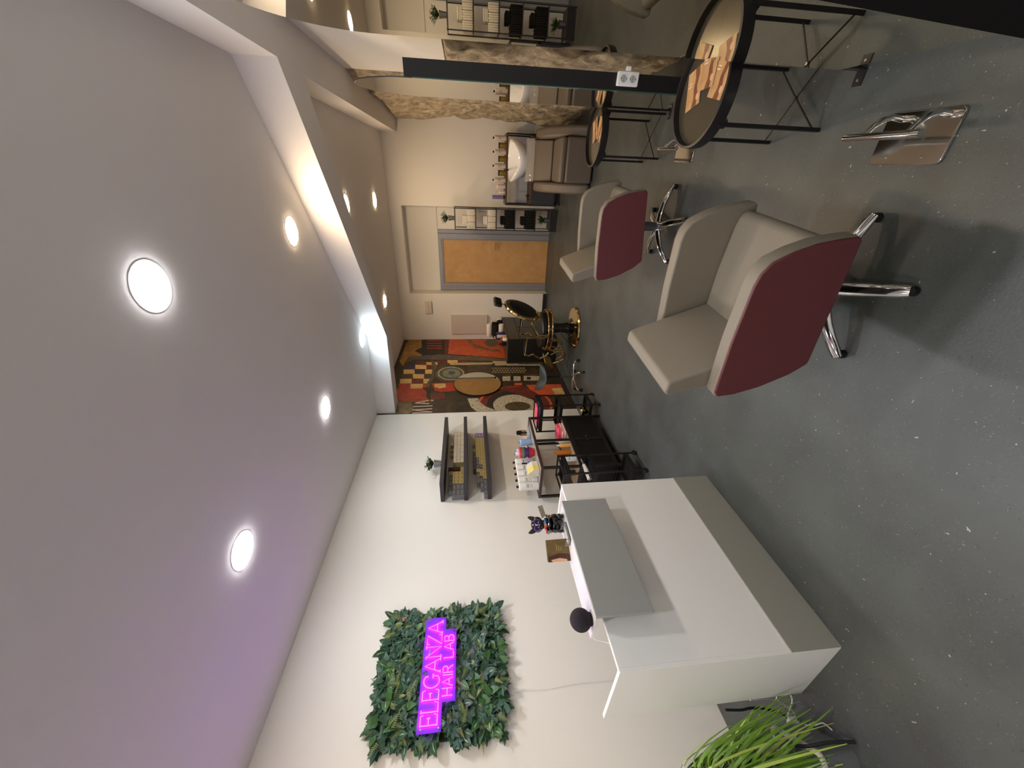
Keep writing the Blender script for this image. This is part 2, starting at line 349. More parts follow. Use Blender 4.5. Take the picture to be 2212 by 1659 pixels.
MURAL = "ochre:7.5,2.887 7.493,2.609 6.642,2.525 6.651,2.778;brown:7.502,2.977 7.5,2.881 6.297,2.728 6.301,2.812;ochre:7.307,2.898 7.399,2.874 6.651,2.778 6.253,2.821 6.452,2.912;black:7.493,2.609 7.48,2.133 6.734,2.098 6.749,2.536;black:6.92,2.688 7.088,2.569 6.791,2.157 6.527,2.231 6.531,2.34;red:7.451,2.496 7.443,2.186 7.392,2.183 7.401,2.492;red:7.319,2.485 7.311,2.179 7.261,2.176 7.27,2.48;red:7.188,2.473 7.179,2.172 7.131,2.169 7.141,2.469;red:7.07,2.463 7.06,2.166 7.014,2.163 7.023,2.459;maroon:7.49,2.133 7.487,2.035 6.758,2.009 6.761,2.099;orange:7.497,2.035 7.464,0.824 6.504,0.916 6.55,1.082 6.644,1.475 6.759,2.031;brown2:7.487,1.689 7.485,1.602 7.203,1.46 6.987,1.228 6.921,0.995 6.807,1.004 6.902,1.292 7.055,1.523;greybrown:7.284,1.015 7.234,1.022 7.187,1.035 7.146,1.054 7.112,1.078 7.087,1.105 7.072,1.134 7.067,1.164 7.074,1.193 7.091,1.22 7.117,1.244 7.152,1.263 7.194,1.277 7.241,1.285 7.291,1.286 7.342,1.28 7.39,1.268 7.433,1.249 7.469,1.225 7.497,1.198 7.514,1.167 7.519,1.136 7.512,1.106 7.494,1.077 7.465,1.053 7.427,1.034 7.383,1.021 7.334,1.014;slate:6.548,2.797 6.651,2.767 6.738,2.211 6.657,1.837 6.512,1.834 6.5,2.196 6.54,2.58 6.422,2.802;greybrown:6.657,1.837 6.631,1.475 6.478,0.918 6.375,0.928 6.474,1.834;blue:6.3,2.796 6.292,2.607 6.131,2.588 6.139,2.774;cream:6.3,2.607 6.291,2.406 6.123,2.392 6.131,2.588;cream:6.123,2.792 6.115,2.597 5.945,2.578 5.953,2.769;cream:6.107,2.411 6.102,2.287 5.932,2.274 5.937,2.396;cream:5.935,2.607 5.927,2.415 5.764,2.4 5.773,2.587;cream:5.772,2.802 5.763,2.596 5.598,2.576 5.607,2.778;cream:5.754,2.409 5.749,2.3 5.584,2.287 5.589,2.393;cream:5.589,2.604 5.579,2.402 5.421,2.387 5.431,2.585;cream:6.407,2.417 6.399,2.212 6.276,2.204 6.284,2.406;cream:6.481,2.032 6.474,1.839 6.34,1.837 6.347,2.026;maroon:6.291,2.406 6.286,2.269 6.117,2.257 6.123,2.392;maroon:5.763,2.606 5.754,2.409 5.589,2.393 5.598,2.586;maroon:6.44,2.602 6.432,2.419 6.309,2.408 6.316,2.588;maroon:6.47,2.216 6.463,2.031 6.318,2.025 6.325,2.207;maroon:6.474,1.834 6.466,1.646 6.34,1.647 6.347,1.832;navy:6.115,2.597 6.107,2.411 5.937,2.396 5.945,2.578;olive:5.944,2.797 5.935,2.607 5.773,2.587 5.782,2.774;olive:5.927,2.415 5.921,2.293 5.759,2.281 5.764,2.4;red:5.598,2.796 5.589,2.604 5.431,2.585 5.44,2.772;red:5.579,2.402 5.576,2.334 5.418,2.321 5.421,2.387;red:5.443,2.828 5.418,2.33 5.14,2.306 4.997,2.24 5.017,2.595 5.078,2.771;red:5.593,2.268 5.595,1.898 5.318,1.844 5.283,2.077 5.354,2.194;maroon:5.264,2.261 5.271,2.03 5.071,2.012 5.048,2.226;cream:5.57,2.213 5.571,2.034 5.441,2.009 5.408,2.112 5.451,2.2;olive2:5.043,2.766 5.013,2.524 4.764,2.46 4.689,2.519 4.69,2.802 4.828,2.749;slate2:5.906,1.691 5.84,1.698 5.779,1.718 5.725,1.749 5.682,1.789 5.651,1.838 5.633,1.892 5.629,1.948 5.638,2.006 5.661,2.061 5.697,2.111 5.744,2.154 5.8,2.189 5.863,2.212 5.929,2.223 5.996,2.221 6.061,2.205 6.119,2.177 6.167,2.137 6.203,2.087 6.225,2.03 6.23,1.968 6.22,1.907 6.193,1.848 6.153,1.795 6.101,1.751 6.04,1.718 5.974,1.698;cream2:5.918,1.717 5.863,1.723 5.812,1.739 5.767,1.766 5.731,1.802 5.705,1.844 5.69,1.891 5.686,1.94 5.694,1.99 5.714,2.038 5.744,2.082 5.784,2.12 5.831,2.149 5.883,2.169 5.938,2.178 5.994,2.176 6.047,2.162 6.095,2.137 6.135,2.102 6.165,2.058 6.182,2.009 6.187,1.956 6.178,1.903 6.156,1.852 6.123,1.807 6.08,1.769 6.029,1.741 5.974,1.723;slate2:5.919,1.738 5.87,1.743 5.824,1.758 5.784,1.782 5.752,1.814 5.728,1.853 5.715,1.896 5.711,1.941 5.719,1.987 5.736,2.031 5.764,2.071 5.799,2.105 5.841,2.132 5.888,2.15 5.938,2.158 5.987,2.155 6.035,2.142 6.077,2.12 6.112,2.088 6.139,2.048 6.154,2.003 6.158,1.955 6.15,1.907 6.131,1.861 6.101,1.82 6.063,1.785 6.018,1.759 5.969,1.743;teal:5.932,1.779 5.895,1.783 5.861,1.794 5.83,1.812 5.806,1.837 5.788,1.866 5.777,1.899 5.775,1.933 5.78,1.968 5.794,2.001 5.814,2.032 5.841,2.058 5.873,2.078 5.909,2.091 5.946,2.097 5.983,2.095 6.019,2.085 6.051,2.067 6.077,2.043 6.096,2.013 6.108,1.979 6.111,1.943 6.105,1.907 6.09,1.873 6.068,1.841 6.04,1.815 6.006,1.796 5.97,1.783;slate2:5.947,1.872 5.933,1.873 5.92,1.877 5.909,1.884 5.899,1.894 5.893,1.905 5.889,1.918 5.888,1.932 5.89,1.945 5.895,1.958 5.903,1.97 5.913,1.98 5.925,1.988 5.939,1.993 5.953,1.995 5.967,1.994 5.98,1.99 5.992,1.983 6.001,1.974 6.008,1.962 6.012,1.949 6.013,1.935 6.011,1.921 6.006,1.908 5.998,1.896 5.987,1.886 5.975,1.878 5.961,1.874;slate2:6.531,2.34 6.402,2.266 6.18,2.198 6.042,2.231 5.757,2.241 5.594,2.287 5.435,2.284 5.496,2.337 5.636,2.33 5.823,2.286 6.044,2.282 6.183,2.272 6.329,2.314;black:5.442,2.408 5.457,2.333 5.434,2.256 5.393,2.196 5.319,2.247 5.084,2.247 5.139,2.288 5.323,2.322;cream2:6.341,1.994 6.353,1.658 6.347,1.197 6.26,1.202 6.255,1.669 6.267,1.97;charcoal:6.242,1.659 6.224,1.216 5.931,1.234 5.949,1.66;cream2:6.345,1.142 6.366,0.691 6.216,0.71 6.209,1.151;cream2:6.401,1.185 6.364,0.213 6.263,0.231 6.301,1.192;grunge:6.257,0.931 6.231,0.282 6.172,0.292 6.198,0.937;grunge:5.784,1.046 5.769,0.729 5.599,0.751 5.613,1.061;grunge:5.779,0.672 5.766,0.393 5.594,0.423 5.607,0.695;black:5.778,0.908 5.775,0.853 5.61,0.872 5.612,0.926;black:5.735,0.622 5.732,0.553 5.638,0.567 5.641,0.636;cream2:6.101,1.219 6.135,1.195 6.099,1.176 6.066,1.199;black:6.1,1.209 6.116,1.196 6.1,1.186 6.084,1.198;cream2:6.019,1.198 6.052,1.175 6.017,1.156 5.984,1.179;black:6.018,1.188 6.033,1.176 6.017,1.166 6.003,1.178;cream2:5.941,1.228 5.973,1.205 5.939,1.187 5.907,1.21;black:5.94,1.219 5.955,1.207 5.939,1.196 5.925,1.209;cream2:6.099,1.167 6.133,1.143 6.097,1.124 6.063,1.148;black:6.098,1.157 6.114,1.145 6.097,1.134 6.082,1.147;cream2:6.017,1.147 6.05,1.124 6.015,1.105 5.982,1.129;black:6.016,1.137 6.031,1.125 6.015,1.115 6,1.127;cream2:5.938,1.178 5.971,1.155 5.937,1.136 5.904,1.16;black:5.938,1.168 5.953,1.156 5.937,1.146 5.922,1.158;cream2:6.097,1.116 6.131,1.092 6.095,1.073 6.061,1.097;black:6.096,1.106 6.112,1.093 6.095,1.083 6.08,1.096;cream2:6.014,1.097 6.048,1.073 6.013,1.054 5.98,1.078;black:6.014,1.087 6.029,1.074 6.013,1.064 5.998,1.077;cream2:5.936,1.128 5.969,1.104 5.934,1.086 5.902,1.109;black:5.936,1.118 5.95,1.106 5.935,1.096 5.92,1.108;cream2:6.094,1.064 6.128,1.04 6.093,1.022 6.059,1.046;black:6.094,1.054 6.109,1.042 6.093,1.032 6.078,1.044;cream2:6.012,1.046 6.045,1.021 6.01,1.003 5.978,1.027;black:6.012,1.036 6.027,1.023 6.011,1.013 5.996,1.026;cream2:5.934,1.078 5.966,1.054 5.932,1.036 5.9,1.059;black:5.934,1.068 5.948,1.055 5.933,1.045 5.918,1.058;cream2:6.092,1.013 6.126,0.988 6.091,0.97 6.057,0.995;black:6.092,1.003 6.107,0.99 6.091,0.98 6.076,0.993;cream2:6.01,0.995 6.043,0.97 6.008,0.952 5.975,0.977;black:6.01,0.985 6.025,0.972 6.009,0.962 5.994,0.975;cream2:5.932,1.027 5.964,1.003 5.93,0.985 5.898,1.009;black:5.931,1.017 5.946,1.005 5.93,0.995 5.916,1.007;cream2:6.09,0.961 6.124,0.936 6.088,0.918 6.055,0.943;black:6.09,0.951 6.105,0.938 6.089,0.928 6.074,0.941;cream2:6.008,0.944 6.041,0.919 6.006,0.901 5.973,0.926;black:6.008,0.934 6.023,0.921 6.007,0.911 5.992,0.924;cream2:5.93,0.977 5.962,0.952 5.928,0.934 5.896,0.959;black:5.929,0.967 5.944,0.954 5.928,0.944 5.914,0.957;cream2:6.088,0.91 6.122,0.885 6.086,0.867 6.053,0.892;black:6.088,0.9 6.103,0.887 6.087,0.877 6.071,0.89;cream2:6.006,0.892 6.039,0.867 6.004,0.85 5.971,0.875;black:6.005,0.882 6.02,0.869 6.004,0.86 5.989,0.873;cream2:5.927,0.926 5.96,0.902 5.926,0.884 5.893,0.908;black:5.927,0.916 5.942,0.903 5.926,0.894 5.911,0.907;cream2:6.086,0.858 6.12,0.833 6.084,0.815 6.05,0.84;black:6.085,0.848 6.101,0.835 6.084,0.825 6.069,0.838;cream2:6.004,0.841 6.037,0.816 6.002,0.799 5.969,0.824;black:6.003,0.831 6.018,0.818 6.002,0.809 5.987,0.822;cream2:5.925,0.875 5.958,0.851 5.923,0.833 5.891,0.858;black:5.925,0.866 5.939,0.853 5.924,0.843 5.909,0.856;cream2:6.084,0.806 6.118,0.781 6.082,0.763 6.048,0.789;black:6.083,0.796 6.099,0.783 6.082,0.773 6.067,0.787;cream2:6.001,0.79 6.035,0.765 6,0.747 5.967,0.773;black:6.001,0.78 6.016,0.767 6,0.757 5.985,0.771;cream2:5.923,0.825 5.955,0.8 5.921,0.783 5.889,0.808;black:5.923,0.815 5.937,0.802 5.922,0.792 5.907,0.805;cream2:6.082,0.755 6.116,0.729 6.08,0.711 6.046,0.737;black:6.081,0.744 6.096,0.731 6.08,0.721 6.065,0.735;cream2:5.999,0.739 6.032,0.713 5.997,0.696 5.964,0.722;black:5.999,0.729 6.014,0.715 5.998,0.706 5.983,0.719;cream2:5.921,0.774 5.953,0.749 5.919,0.732 5.887,0.757;black:5.92,0.764 5.935,0.751 5.919,0.742 5.905,0.755;cream2:6.079,0.703 6.113,0.677 6.078,0.659 6.044,0.686;black:6.079,0.693 6.094,0.679 6.078,0.67 6.063,0.683;cream2:5.997,0.687 6.03,0.661 5.995,0.645 5.962,0.671;black:5.997,0.677 6.012,0.664 5.996,0.655 5.981,0.668;cream2:5.919,0.723 5.951,0.698 5.917,0.681 5.884,0.706;black:5.918,0.713 5.933,0.7 5.917,0.691 5.903,0.704;cream2:6.077,0.651 6.111,0.624 6.075,0.608 6.042,0.634;black:6.077,0.641 6.092,0.627 6.076,0.618 6.061,0.631;cream2:5.995,0.636 6.028,0.61 5.993,0.593 5.96,0.619;black:5.994,0.626 6.009,0.612 5.993,0.603 5.978,0.617;cream2:5.916,0.672 5.949,0.647 5.914,0.63 5.882,0.656;black:5.916,0.663 5.931,0.649 5.915,0.64 5.9,0.653;orange:5.532,0.867 5.526,0.733 5.439,0.745 5.446,0.877;orange:5.45,0.677 5.447,0.069 5.096,0.064 5.119,0.506 5.276,0.623;cream:5.31,0.261 5.326,0.07 5.108,0.068 5.118,0.248;maroon:5.403,1.079 5.383,0.673 5.122,0.557 4.982,0.656 5.189,0.906 5.299,1.088;grunge:5.067,1.665 5.065,1.5 4.938,1.467 4.816,1.391 4.685,1.222 4.679,1.529 4.812,1.614;pale:4.682,2.467 4.696,2.182 4.721,2.184 4.707,2.471;pale:4.719,2.183 4.791,2.476 4.769,2.474 4.698,2.183;pale:4.768,2.473 4.783,2.188 4.809,2.191 4.793,2.477;pale:4.856,2.475 4.864,2.19 4.891,2.192 4.882,2.479;pale:4.962,2.457 4.925,2.243 4.952,2.245 4.989,2.46;pale:4.964,2.456 5.029,2.25 5.053,2.255 4.987,2.461;pale:4.954,2.318 5.01,2.324 5.011,2.336 4.955,2.331;pale:5.048,2.231 5.046,2.19 5.015,2.188 5.017,2.228"
def mural():
    names = ['base']+list(MUR)
    ms = [ramp_material('print_base', [(.3, (34, 28, 20)), (.55, (54, 44, 30)), (.75, (92, 72, 44))], 3.5, .55, 0)]
    for k, v in MUR.items(): ms.append(ramp_material('print_'+k, v, 70 if k in ('grunge', 'cream2') else 9, .55, 0, 6))
    b = MB(); b.box(XL-.12, XL, 4.68, YB, 0, HC, 0)
    def draw(c, pts, k):
        x = XL+.0006+k*.00003
        pts = [(min(max(y, 4.681), YB-.002), min(max(z, .082), HC-.002)) for y, z in pts]
        b.add([(x, y, z) for y, z in pts], [tuple(range(len(pts)))], names.index(c))
    k = 0
    def ell(c, cy, cz, ry, rz, n=36):
        nonlocal k; k += 1; draw(c, [(cy+ry*math.cos(2*PI*i/n), cz+rz*math.sin(2*PI*i/n)) for i in range(n)], k)
    # rings of the large round letter
    ell('brown', 4.86, .93, .62, .66); ell('orange', 4.86, .93, .56, .58); ell('maroon', 4.86, .93, .52, .54); ell('black', 4.86, .93, .42, .44)
    ell('grunge', 4.84, .94, .31, .335); ell('olive', 4.80, .90, .13, .2)
    for item in MURAL.split(';'):
        c, p = item.split(':'); k += 1
        draw(c, [tuple(map(float, q.split(','))) for q in p.split()], k)
    return struct(b.build('wall_left_mural', ms, smooth=0))
mural()

# ============================================================ CEILING LIGHTS
def ceiling_light(x, y, colr, name_, label, k=1.0):
    t = thing('ceiling_light', label, 'ceiling light', (x, y, HC), group='recessed ceiling lights')
    b = MB(); b.lathe([(.098, 0), (.108, 0), (.112, -.004), (.108, -.008), (.098, -.008)], 40)
    ring = MB()
    n = 40
    vs = [(r*math.cos(2*PI*j/n), r*math.sin(2*PI*j/n), z) for r, z in ((.0985, 0), (.112, 0), (.111, -.0012), (.0985, -.0014)) for j in range(n)]
    fs = [(i*n+j, i*n+(j+1) % n, ((i+1) % 4)*n+(j+1) % n, ((i+1) % 4)*n+j) for i in range(4) for j in range(n)]
    ring.add(vs, fs).build('frame', WHITEP, t)
    m = mat('diffuser_'+name_, (240, 240, 240), .5, var=0, emit=colr, es=LAMP*k)
    MB().lathe([(.097, -.001), (.0965, -.004), (.09, -.006)], 40).build('diffuser', m, t)
    return t
for x, y, c, n_, k, l in [
    (-.472, 1.765, COOL, 'cool', 1.0, 'bright white ceiling light nearest the camera, largest of all'),
    (-1.98, 1.60, COOL, 'cool', 1.0, 'white ceiling light above the reception desk and neon sign'),
    (-1.965, 3.12, COOL, 'cool', 1.0, 'white ceiling light above the wall shelves'),
    (-1.89, 4.60, (.72, .9, 1.0), 'cold', .5, 'cold white ceiling light tucked against the slanting beam'),
    (-.444, 3.29, WARM, 'warm', .9, 'warm ceiling light in front of the slanting beam, over the far styling chair'),
    (-.40, 6.40, WARM, 'warm', .9, 'warm ceiling light over the wash unit in the back room'),
    (-1.87, 6.18, WARM, 'warm', .9, 'warm ceiling light over the gold barber chair in the back room'),
    (-.36, 4.89, WARM, 'warm', .9, 'small warm ceiling light half hidden behind the slanting beam'),
    (-.45, .23, COOL, 'cool', 1.0, 'white ceiling light right above the camera'),
    (-1.99, .07, WARM, 'warm', .9, 'white ceiling light behind the desk end, outside the view'),
    (-.45, -1.3, COOL, 'cool', 1.0, 'white ceiling light added outside the view, by the front window on the mirror side'),  # unseen lamp, added on the row's spacing to brighten the desk front
    (-1.99, -1.45, COOL, 'cool', 1.0, 'white ceiling light added outside the view, by the front window on the desk side')]:  # also added out of view, for more light on desk end and ceiling
    ceiling_light(x, y, c, n_, l, k)

# ============================================================ STYLING CHAIRS
def styling_chair():
    t = thing('styling_chair', '', 'chair')
    side = [(-.355, .615), (-.335, .632), (-.1, .657), (.12, .668), (.165, .662), (.205, .638), (.24, .58), (.268, .51), (.285, .43), (.292, .375), (.28, .362), (.1, .335), (-.185, .29), (-.2, .292), (-.25, .345), (-.31, .45), (-.345, .55)]
    ins = [(x*.985+.001, z*.988+.0055) for x, z in side]
    for s in (-1, 1):
        MB().prism(side, s*.232, s*.292, 'y').build('armrest', TAUPE, t, bevel=.009, seg=3)
        MB().prism(ins, s*.287, s*.298, 'y').build('side_panel', BURG, t, bevel=.004, seg=2)['label'] = 'burgundy outer panel'
    seat = [(-.2, .34), (-.2, .435), (.0, .445), (.2, .44), (.245, .43), (.262, .405), (.255, .36), (.2, .335)]
    MB().prism(seat, -.231, .231, 'y').build('seat', TAUPE, t, bevel=.012, seg=3)
    back = [(-.165, .425), (-.315, .79), (-.33, .803), (-.375, .803), (-.39, .785), (-.265, .36), (-.2, .35)]
    MB().prism(back, -.231, .231, 'y').build('backrest', TAUPE, t, bevel=.014, seg=3)
    MB().box(-.12, .14, -.1, .1, .305, .34).build('mounting_plate', BLACKM, t, bevel=.004)
    MB().lathe([(.034, .09), (.034, .31)], 24).build('column', STEEL, t)
    bs = MB(); bs.lathe([(.05, .045), (.052, .07), (.044, .1), (.036, .108)], 24)
    bs.build('hub', CHROME, t)
    for k in range(5):
        a = R(2+72*k); c, s = math.cos(a), math.sin(a)
        prof = [(.03, .085), (.09, .086), (.16, .078), (.22, .062), (.27, .044), (.298, .032)]
        MB().tube([(r*c, r*s, z) for r, z in prof], [.028, .027, .0255, .0245, .024, .021], 12, flat=.72).build('leg', CHROME, t)
        MB().lathe([(.016, 0), (.019, .006), (.017, .024)], 16, (.288*c, .288*s, 0)).build('glide', RUBBER, t)
    lv = MB(); lv.tube([(-.05, .08, .315), (-.12, .2, .3), (-.13, .3, .3)], .005, 8); lv.sph((-.13, .31, .3), .009)
    lv.build('lever', CHROME, t)
    return t
ch = styling_chair(); ch.location = (-.385, 1.465, 0); ch.rotation_euler.z = R(-7)
ch['label'] = 'taupe salon styling chair with burgundy side, nearest the camera'; ch['group'] = 'styling chairs facing the mirrors'
dup(ch, (-.325, 3.11, 0), R(-5), 'smaller looking taupe and burgundy styling chair, farther back beyond the first one', 'styling chairs facing the mirrors')

# ============================================================ FOOTRESTS
def footrest():
    t = thing('footrest', '', 'footrest')
    MB().prism(rrect(-.083, .083, -.13, .13, .018), .0, .011, 'z').build('base_plate', mat('polished_plate', (214, 208, 198), .1, 1, var=.03), t, bevel=.002)
    for y in (-.085, .075):
        MB().tube([(.062, y, .011), (.066, y, .05), (.056, y, .085), (.036, y, .112), (.005, y, .138)], [.011, .0105, .010, .0095, .009], 12).build('bracket_arm', CHROME, t)
    b = MB(); b.tube([(0, -.142, .148), (0, .142, .148)], .0125, 16); b.build('foot_bar', CHROME, t)
    for x, y in ((-.06, .07), (-.06, -.06)): MB().lathe([(.004, .011), (.003, .0135)], 10, (x, y, 0)).build('screw', CHROME, t)
    return t
fr_ = footrest(); fr_.location = (.165, 1.445, 0); fr_.rotation_euler.z = R(-1)
fr_['label'] = 'chrome footrest on a square floor plate beside the nearest styling chair'; fr_['group'] = 'chrome floor footrests'
dup(fr_, (.205, 3.08, 0), R(-2), 'small chrome footrest seen past the round table edge, in front of the far mirror', 'chrome floor footrests')

# ============================================================ MIRRORS
def mirror_station(y0, y1, label, socket=False):
    # y0 near end, y1 far end, on the line x = .42 + .035 (y - 1.8)
    yc = (y0+y1)/2; ang = -math.atan(.035)
    t = thing('salon_mirror', label, 'mirror', (.42+.035*(yc-1.8), yc, 0), ang, 'arched mirrors on black stands')
    hw = (y1-y0)/2
    out = [(hw, .085)]+[(hw*math.cos(R(a)), 1.9+hw*math.sin(R(a))) for a in range(0, 181, 6)]+[(-hw, .085)]
    MB().prism(out, .0015, .007, 'x').build('glass_edge', GLASSE, t, smooth=0)
    o2 = [(a*.9985, b if b < .1 else 1.2+(b-1.2)*.9985) for a, b in out]
    MB().prism(o2, 0, .0015, 'x').build('mirror_glass', MIRROR, t, smooth=0)
    rim = MB(); rim.tube([(.004, a, b) for a, b in out[1:-1]], .0035, 6)
    rim.build('rim', BLACKM, t)
    for s, yy in ((-1, -hw), (1, hw)):
        MB().box(.0075, .088, yy-.007 if s > 0 else yy, yy if s > 0 else yy+.007, 0, 1.945).build('support_panel', BLACKP, t, smooth=0)
    MB().box(.0075, .012, -hw+.008, hw-.008, .1, 1.9).build('backing_board', BLACKP, t, smooth=0)
    f = MB(); f.box(-.052, .006, hw-.045, hw-.002, 0, .004); f.box(.0, .006, hw-.045, hw-.002, .004, .085); f.lathe([(.006, .004), (.005, .0065)], 12, (-.032, hw-.022, 0), 1)
    f.build('floor_bracket', [BLACKM, CHROME], t, smooth=0)
    f = MB(); f.box(-.052, .006, -hw+.002, -hw+.045, 0, .004); f.box(.0, .006, -hw+.002, -hw+.045, .004, .085)
    f.build('floor_bracket', [BLACKM, CHROME], t, smooth=0)
    return t
mirror_station(1.02, 1.812, 'tall arched mirror at the right edge, nearest the camera')
mirror_station(2.705, 3.49, 'tall arched mirror beyond the black strip, reflecting the wash unit')
# double socket on the near stand panel of the far mirror
t = thing('double_socket', 'white double power socket on the black mirror stand panel', 'socket', (.511, 2.704, .662), -math.atan(.035))
MB().box(-.034, .034, -.024, 0, -.064, .064).build('housing', WHITEP, t, bevel=.006, seg=3)
for z in (.027, -.027):
    n = 24; b = MB()
    b.tube([(.0205*math.cos(R(a)), -.0245, z+.0205*math.sin(R(a))) for a in range(0, 360, 12)], .0018, 8, 0, True)
    b.cyl((0, -.0239, z), (0, -.0246, z), .0195, n=28, mi=2)
    for dx in (-.0095, 0, .0095): b.cyl((dx, -.0245, z), (dx, -.0252, z), .0023, n=8, mi=1)
    for sz in (-1, 1): b.box(-.003, .003, -.0252, -.0245, z+sz*.017-.002, z+sz*.017+.002, 1)
    b.build('outlet', [WHITEP, BLACKP, mat('outlet_grey', (176, 176, 174), .4)], t)
t = thing('plug_adaptor', 'small white plug adaptor on top side of the double socket', 'plug', (.551, 2.692, .665), 0)
MB().box(-.005, .016, -.014, .012, -.014, .014).build('body', WHITEP, t, bevel=.003)

# ============================================================ SIDE TABLES WITH MAGAZINES
TABGLASS = mat('smoked_glass_top', (92, 85, 70), .2, .5, var=.02)
def side_table():
    t = thing('side_table', '', 'side table')
    n = 56; RR = .222
    vs = []; fs = []
    for r, z in ((RR, .478), (RR+.003, .505), (RR+.002, .532), (RR-.009, .534), (RR-.012, .505), (RR-.012, .478)):
        for j in range(n): vs.append((r*math.cos(2*PI*j/n), r*math.sin(2*PI*j/n), z))
    for i in range(6):
        for j in range(n): fs.append((i*n+j, i*n+(j+1) % n, ((i+1) % 6)*n+(j+1) % n, ((i+1) % 6)*n+j))
    MB().add(vs, fs).build('rim', BLACKM, t, smooth=50)
    MB().lathe([(RR-.012, .485), (RR-.012, .507)], n).build('table_top', TABGLASS, t, smooth=30)
    for sx in (-1, 1):
        for sy in (-1, 1):
            x, y = sx*.155, sy*.155
            MB().box(x-.008, x+.008, y-.008, y+.008, 0, .5).build('leg', BLACKM, t, smooth=0, bevel=.001)
            MB().cbox((x*.93, y*.93, .47), (.034, .034, .02), 0, Matrix.Rotation(R(45), 4, 'Z')).build('corner_bracket', BLACKM, t, smooth=0)
    for s in (-1, 1):
        MB().tube([(-.15, -.15*s, .032), (0, 0, .036), (.15, .15*s, .032)], .0038, 8).build('brace', BLACKM, t)
    MB().lathe([(.007, .03), (.007, .044)], 12).build('brace_screw', STEEL, t)
    return t
tb = side_table(); tb.location = (.366, 2.073, 0); tb.rotation_euler.z = R(5.5)
tb['label'] = 'round black side table on thin legs beside the nearest mirror'; tb['group'] = 'round black side tables'
dup(tb, (.306, 3.69, 0), R(3), 'round black side table beside the farther mirror, in front of the wash unit', 'round black side tables')
MAGB = ramp_material('magazine_cover', [(.3, (170, 128, 82)), (.7, (206, 164, 112))], 8, .35, 0)
MAGH = ramp_material('magazine_hair', [(.3, (92, 52, 34)), (.7, (150, 92, 62))], 14, .35, 0)
PAGES = mat('paper_pages', (232, 226, 214), .7)
def magazine():
    t = thing('magazine', '', 'magazine')
    MB().box(-.056, .056, -.079, .079, 0, .003).build('pages', PAGES, t, smooth=0)
    b = MB(); b.box(-.058, .058, -.081, .081, .003, .0036, 0)
    b.prism([(-.03, .081), (-.038, .035), (-.025, .0), (-.04, -.05), (-.033, -.081), (.0, -.081), (-.01, -.04), (.0, .0), (-.006, .04), (.01, .081)], .0036, .0041, 'z', 1)
    b.prism(arc(-.038, .045, .014, 0, 360, 16), .0041, .0044, 'z', 2)
    for i, wd in enumerate((.03, .022)): b.box(.02, .02+wd, -.02-.012*i, -.017-.012*i, .0036, .004, 3)
    b.build('cover', [MAGB, MAGH, mat('portrait_skin', (214, 164, 126), .4), PAGES], t, smooth=0)
    return t
mg = magazine(); mg.location = (.392, 2.165, .508); mg.rotation_euler.z = R(104)
mg['label'] = 'tan magazine on the far half of the near round table'; mg['group'] = 'magazines on the side tables'
dup(mg, (.405, 1.95, .5085), R(76), 'tan magazine at the camera side of the near round table', 'magazines on the side tables')
dup(mg, (.455, 2.055, .5128), R(92), 'tan magazine lying on top in the middle of the near round table', 'magazines on the side tables')
dup(mg, (.35, 3.60, .508), R(68), 'tan magazine at the camera side of the far round table', 'magazines on the side tables')
dup(mg, (.355, 3.72, .5128), R(112), 'tan magazine lying across another on the far round table', 'magazines on the side tables')

# ============================================================ RECEPTION DESK
t = thing('reception_desk', 'white reception desk with grey raised counter and grey plinth', 'desk', (-2.0, 1.255, 0))
def L(x, y=0, z=0): return x+2.0, y-1.255, z
def dbx(mb, x0, x1, y0, y1, z0, z1, mi=0): return mb.box(x0+2.0, x1+2.0, y0-1.255, y1-1.255, z0, z1, mi)
dbx(MB(), -1.808, -1.79, .728, 1.782, 0, 1.03).build('front_panel', WHITEL, t, smooth=0, bevel=.0015)
dbx(MB(), -1.79, -1.783, .712, 1.798, 0, .245).build('plinth_panel', DGREYL, t, smooth=0, bevel=.001)
dbx(MB(), -2.225, -1.79, .71, .728, 0, 1.03).build('side_panel', WHITEL, t, smooth=0, bevel=.0015)
dbx(MB(), -2.225, -1.79, 1.782, 1.80, 0, 1.03).build('side_panel', WHITEL, t, smooth=0, bevel=.0015)
dbx(MB(), -2.20, -1.81, .73, 1.78, .70, .725).build('worktop', WHITEL, t, smooth=0, bevel=.0015)
dbx(MB(), -1.89, -1.722, .895, 1.575, 1.068, 1.086).build('counter_top', mat('pale_counter', (214, 212, 214), .5, var=.01), t, smooth=0, bevel=.0015)
dbx(MB(), -1.722, -1.704, .895, 1.575, .815, 1.086).build('counter_fascia', GREYL, t, smooth=0, bevel=.0015)
for y in (.98, 1.49): dbx(MB(), -1.83, -1.79+.012, y, y+.03, 1.03, 1.068).build('spacer', WHITEL, t, smooth=0)
# smart speaker
t = thing('smart_speaker', 'round charcoal fabric speaker standing at the near end of the counter', 'speaker', (-1.785, .93, 1.086))
SPK = mat('speaker_fabric', (42, 36, 44), .95, var=.25, scale=400, bump=.6, bscale=500)
MB().lathe([(.026, 0), (.03, .004)], 28).build('foot', RUBBER, t)
MB().lathe([(.028, .003)]+[(.05*math.sin(R(a)), .051-.05*math.cos(R(a))) for a in range(36, 180, 9)]+[(.002, .101)], 36).build('shell', SPK, t)
tag(MB().tube([(-1.81, .885, 1.092), (-1.82, .86, 1.088), (-1.82, .83, 1.0), (-1.84, .78, .98), (-1.83, .742, 1.0)], .002, 6).build('speaker_cable', WHITEP),
    'thin white cable running from the round speaker to the desk corner', 'cable')

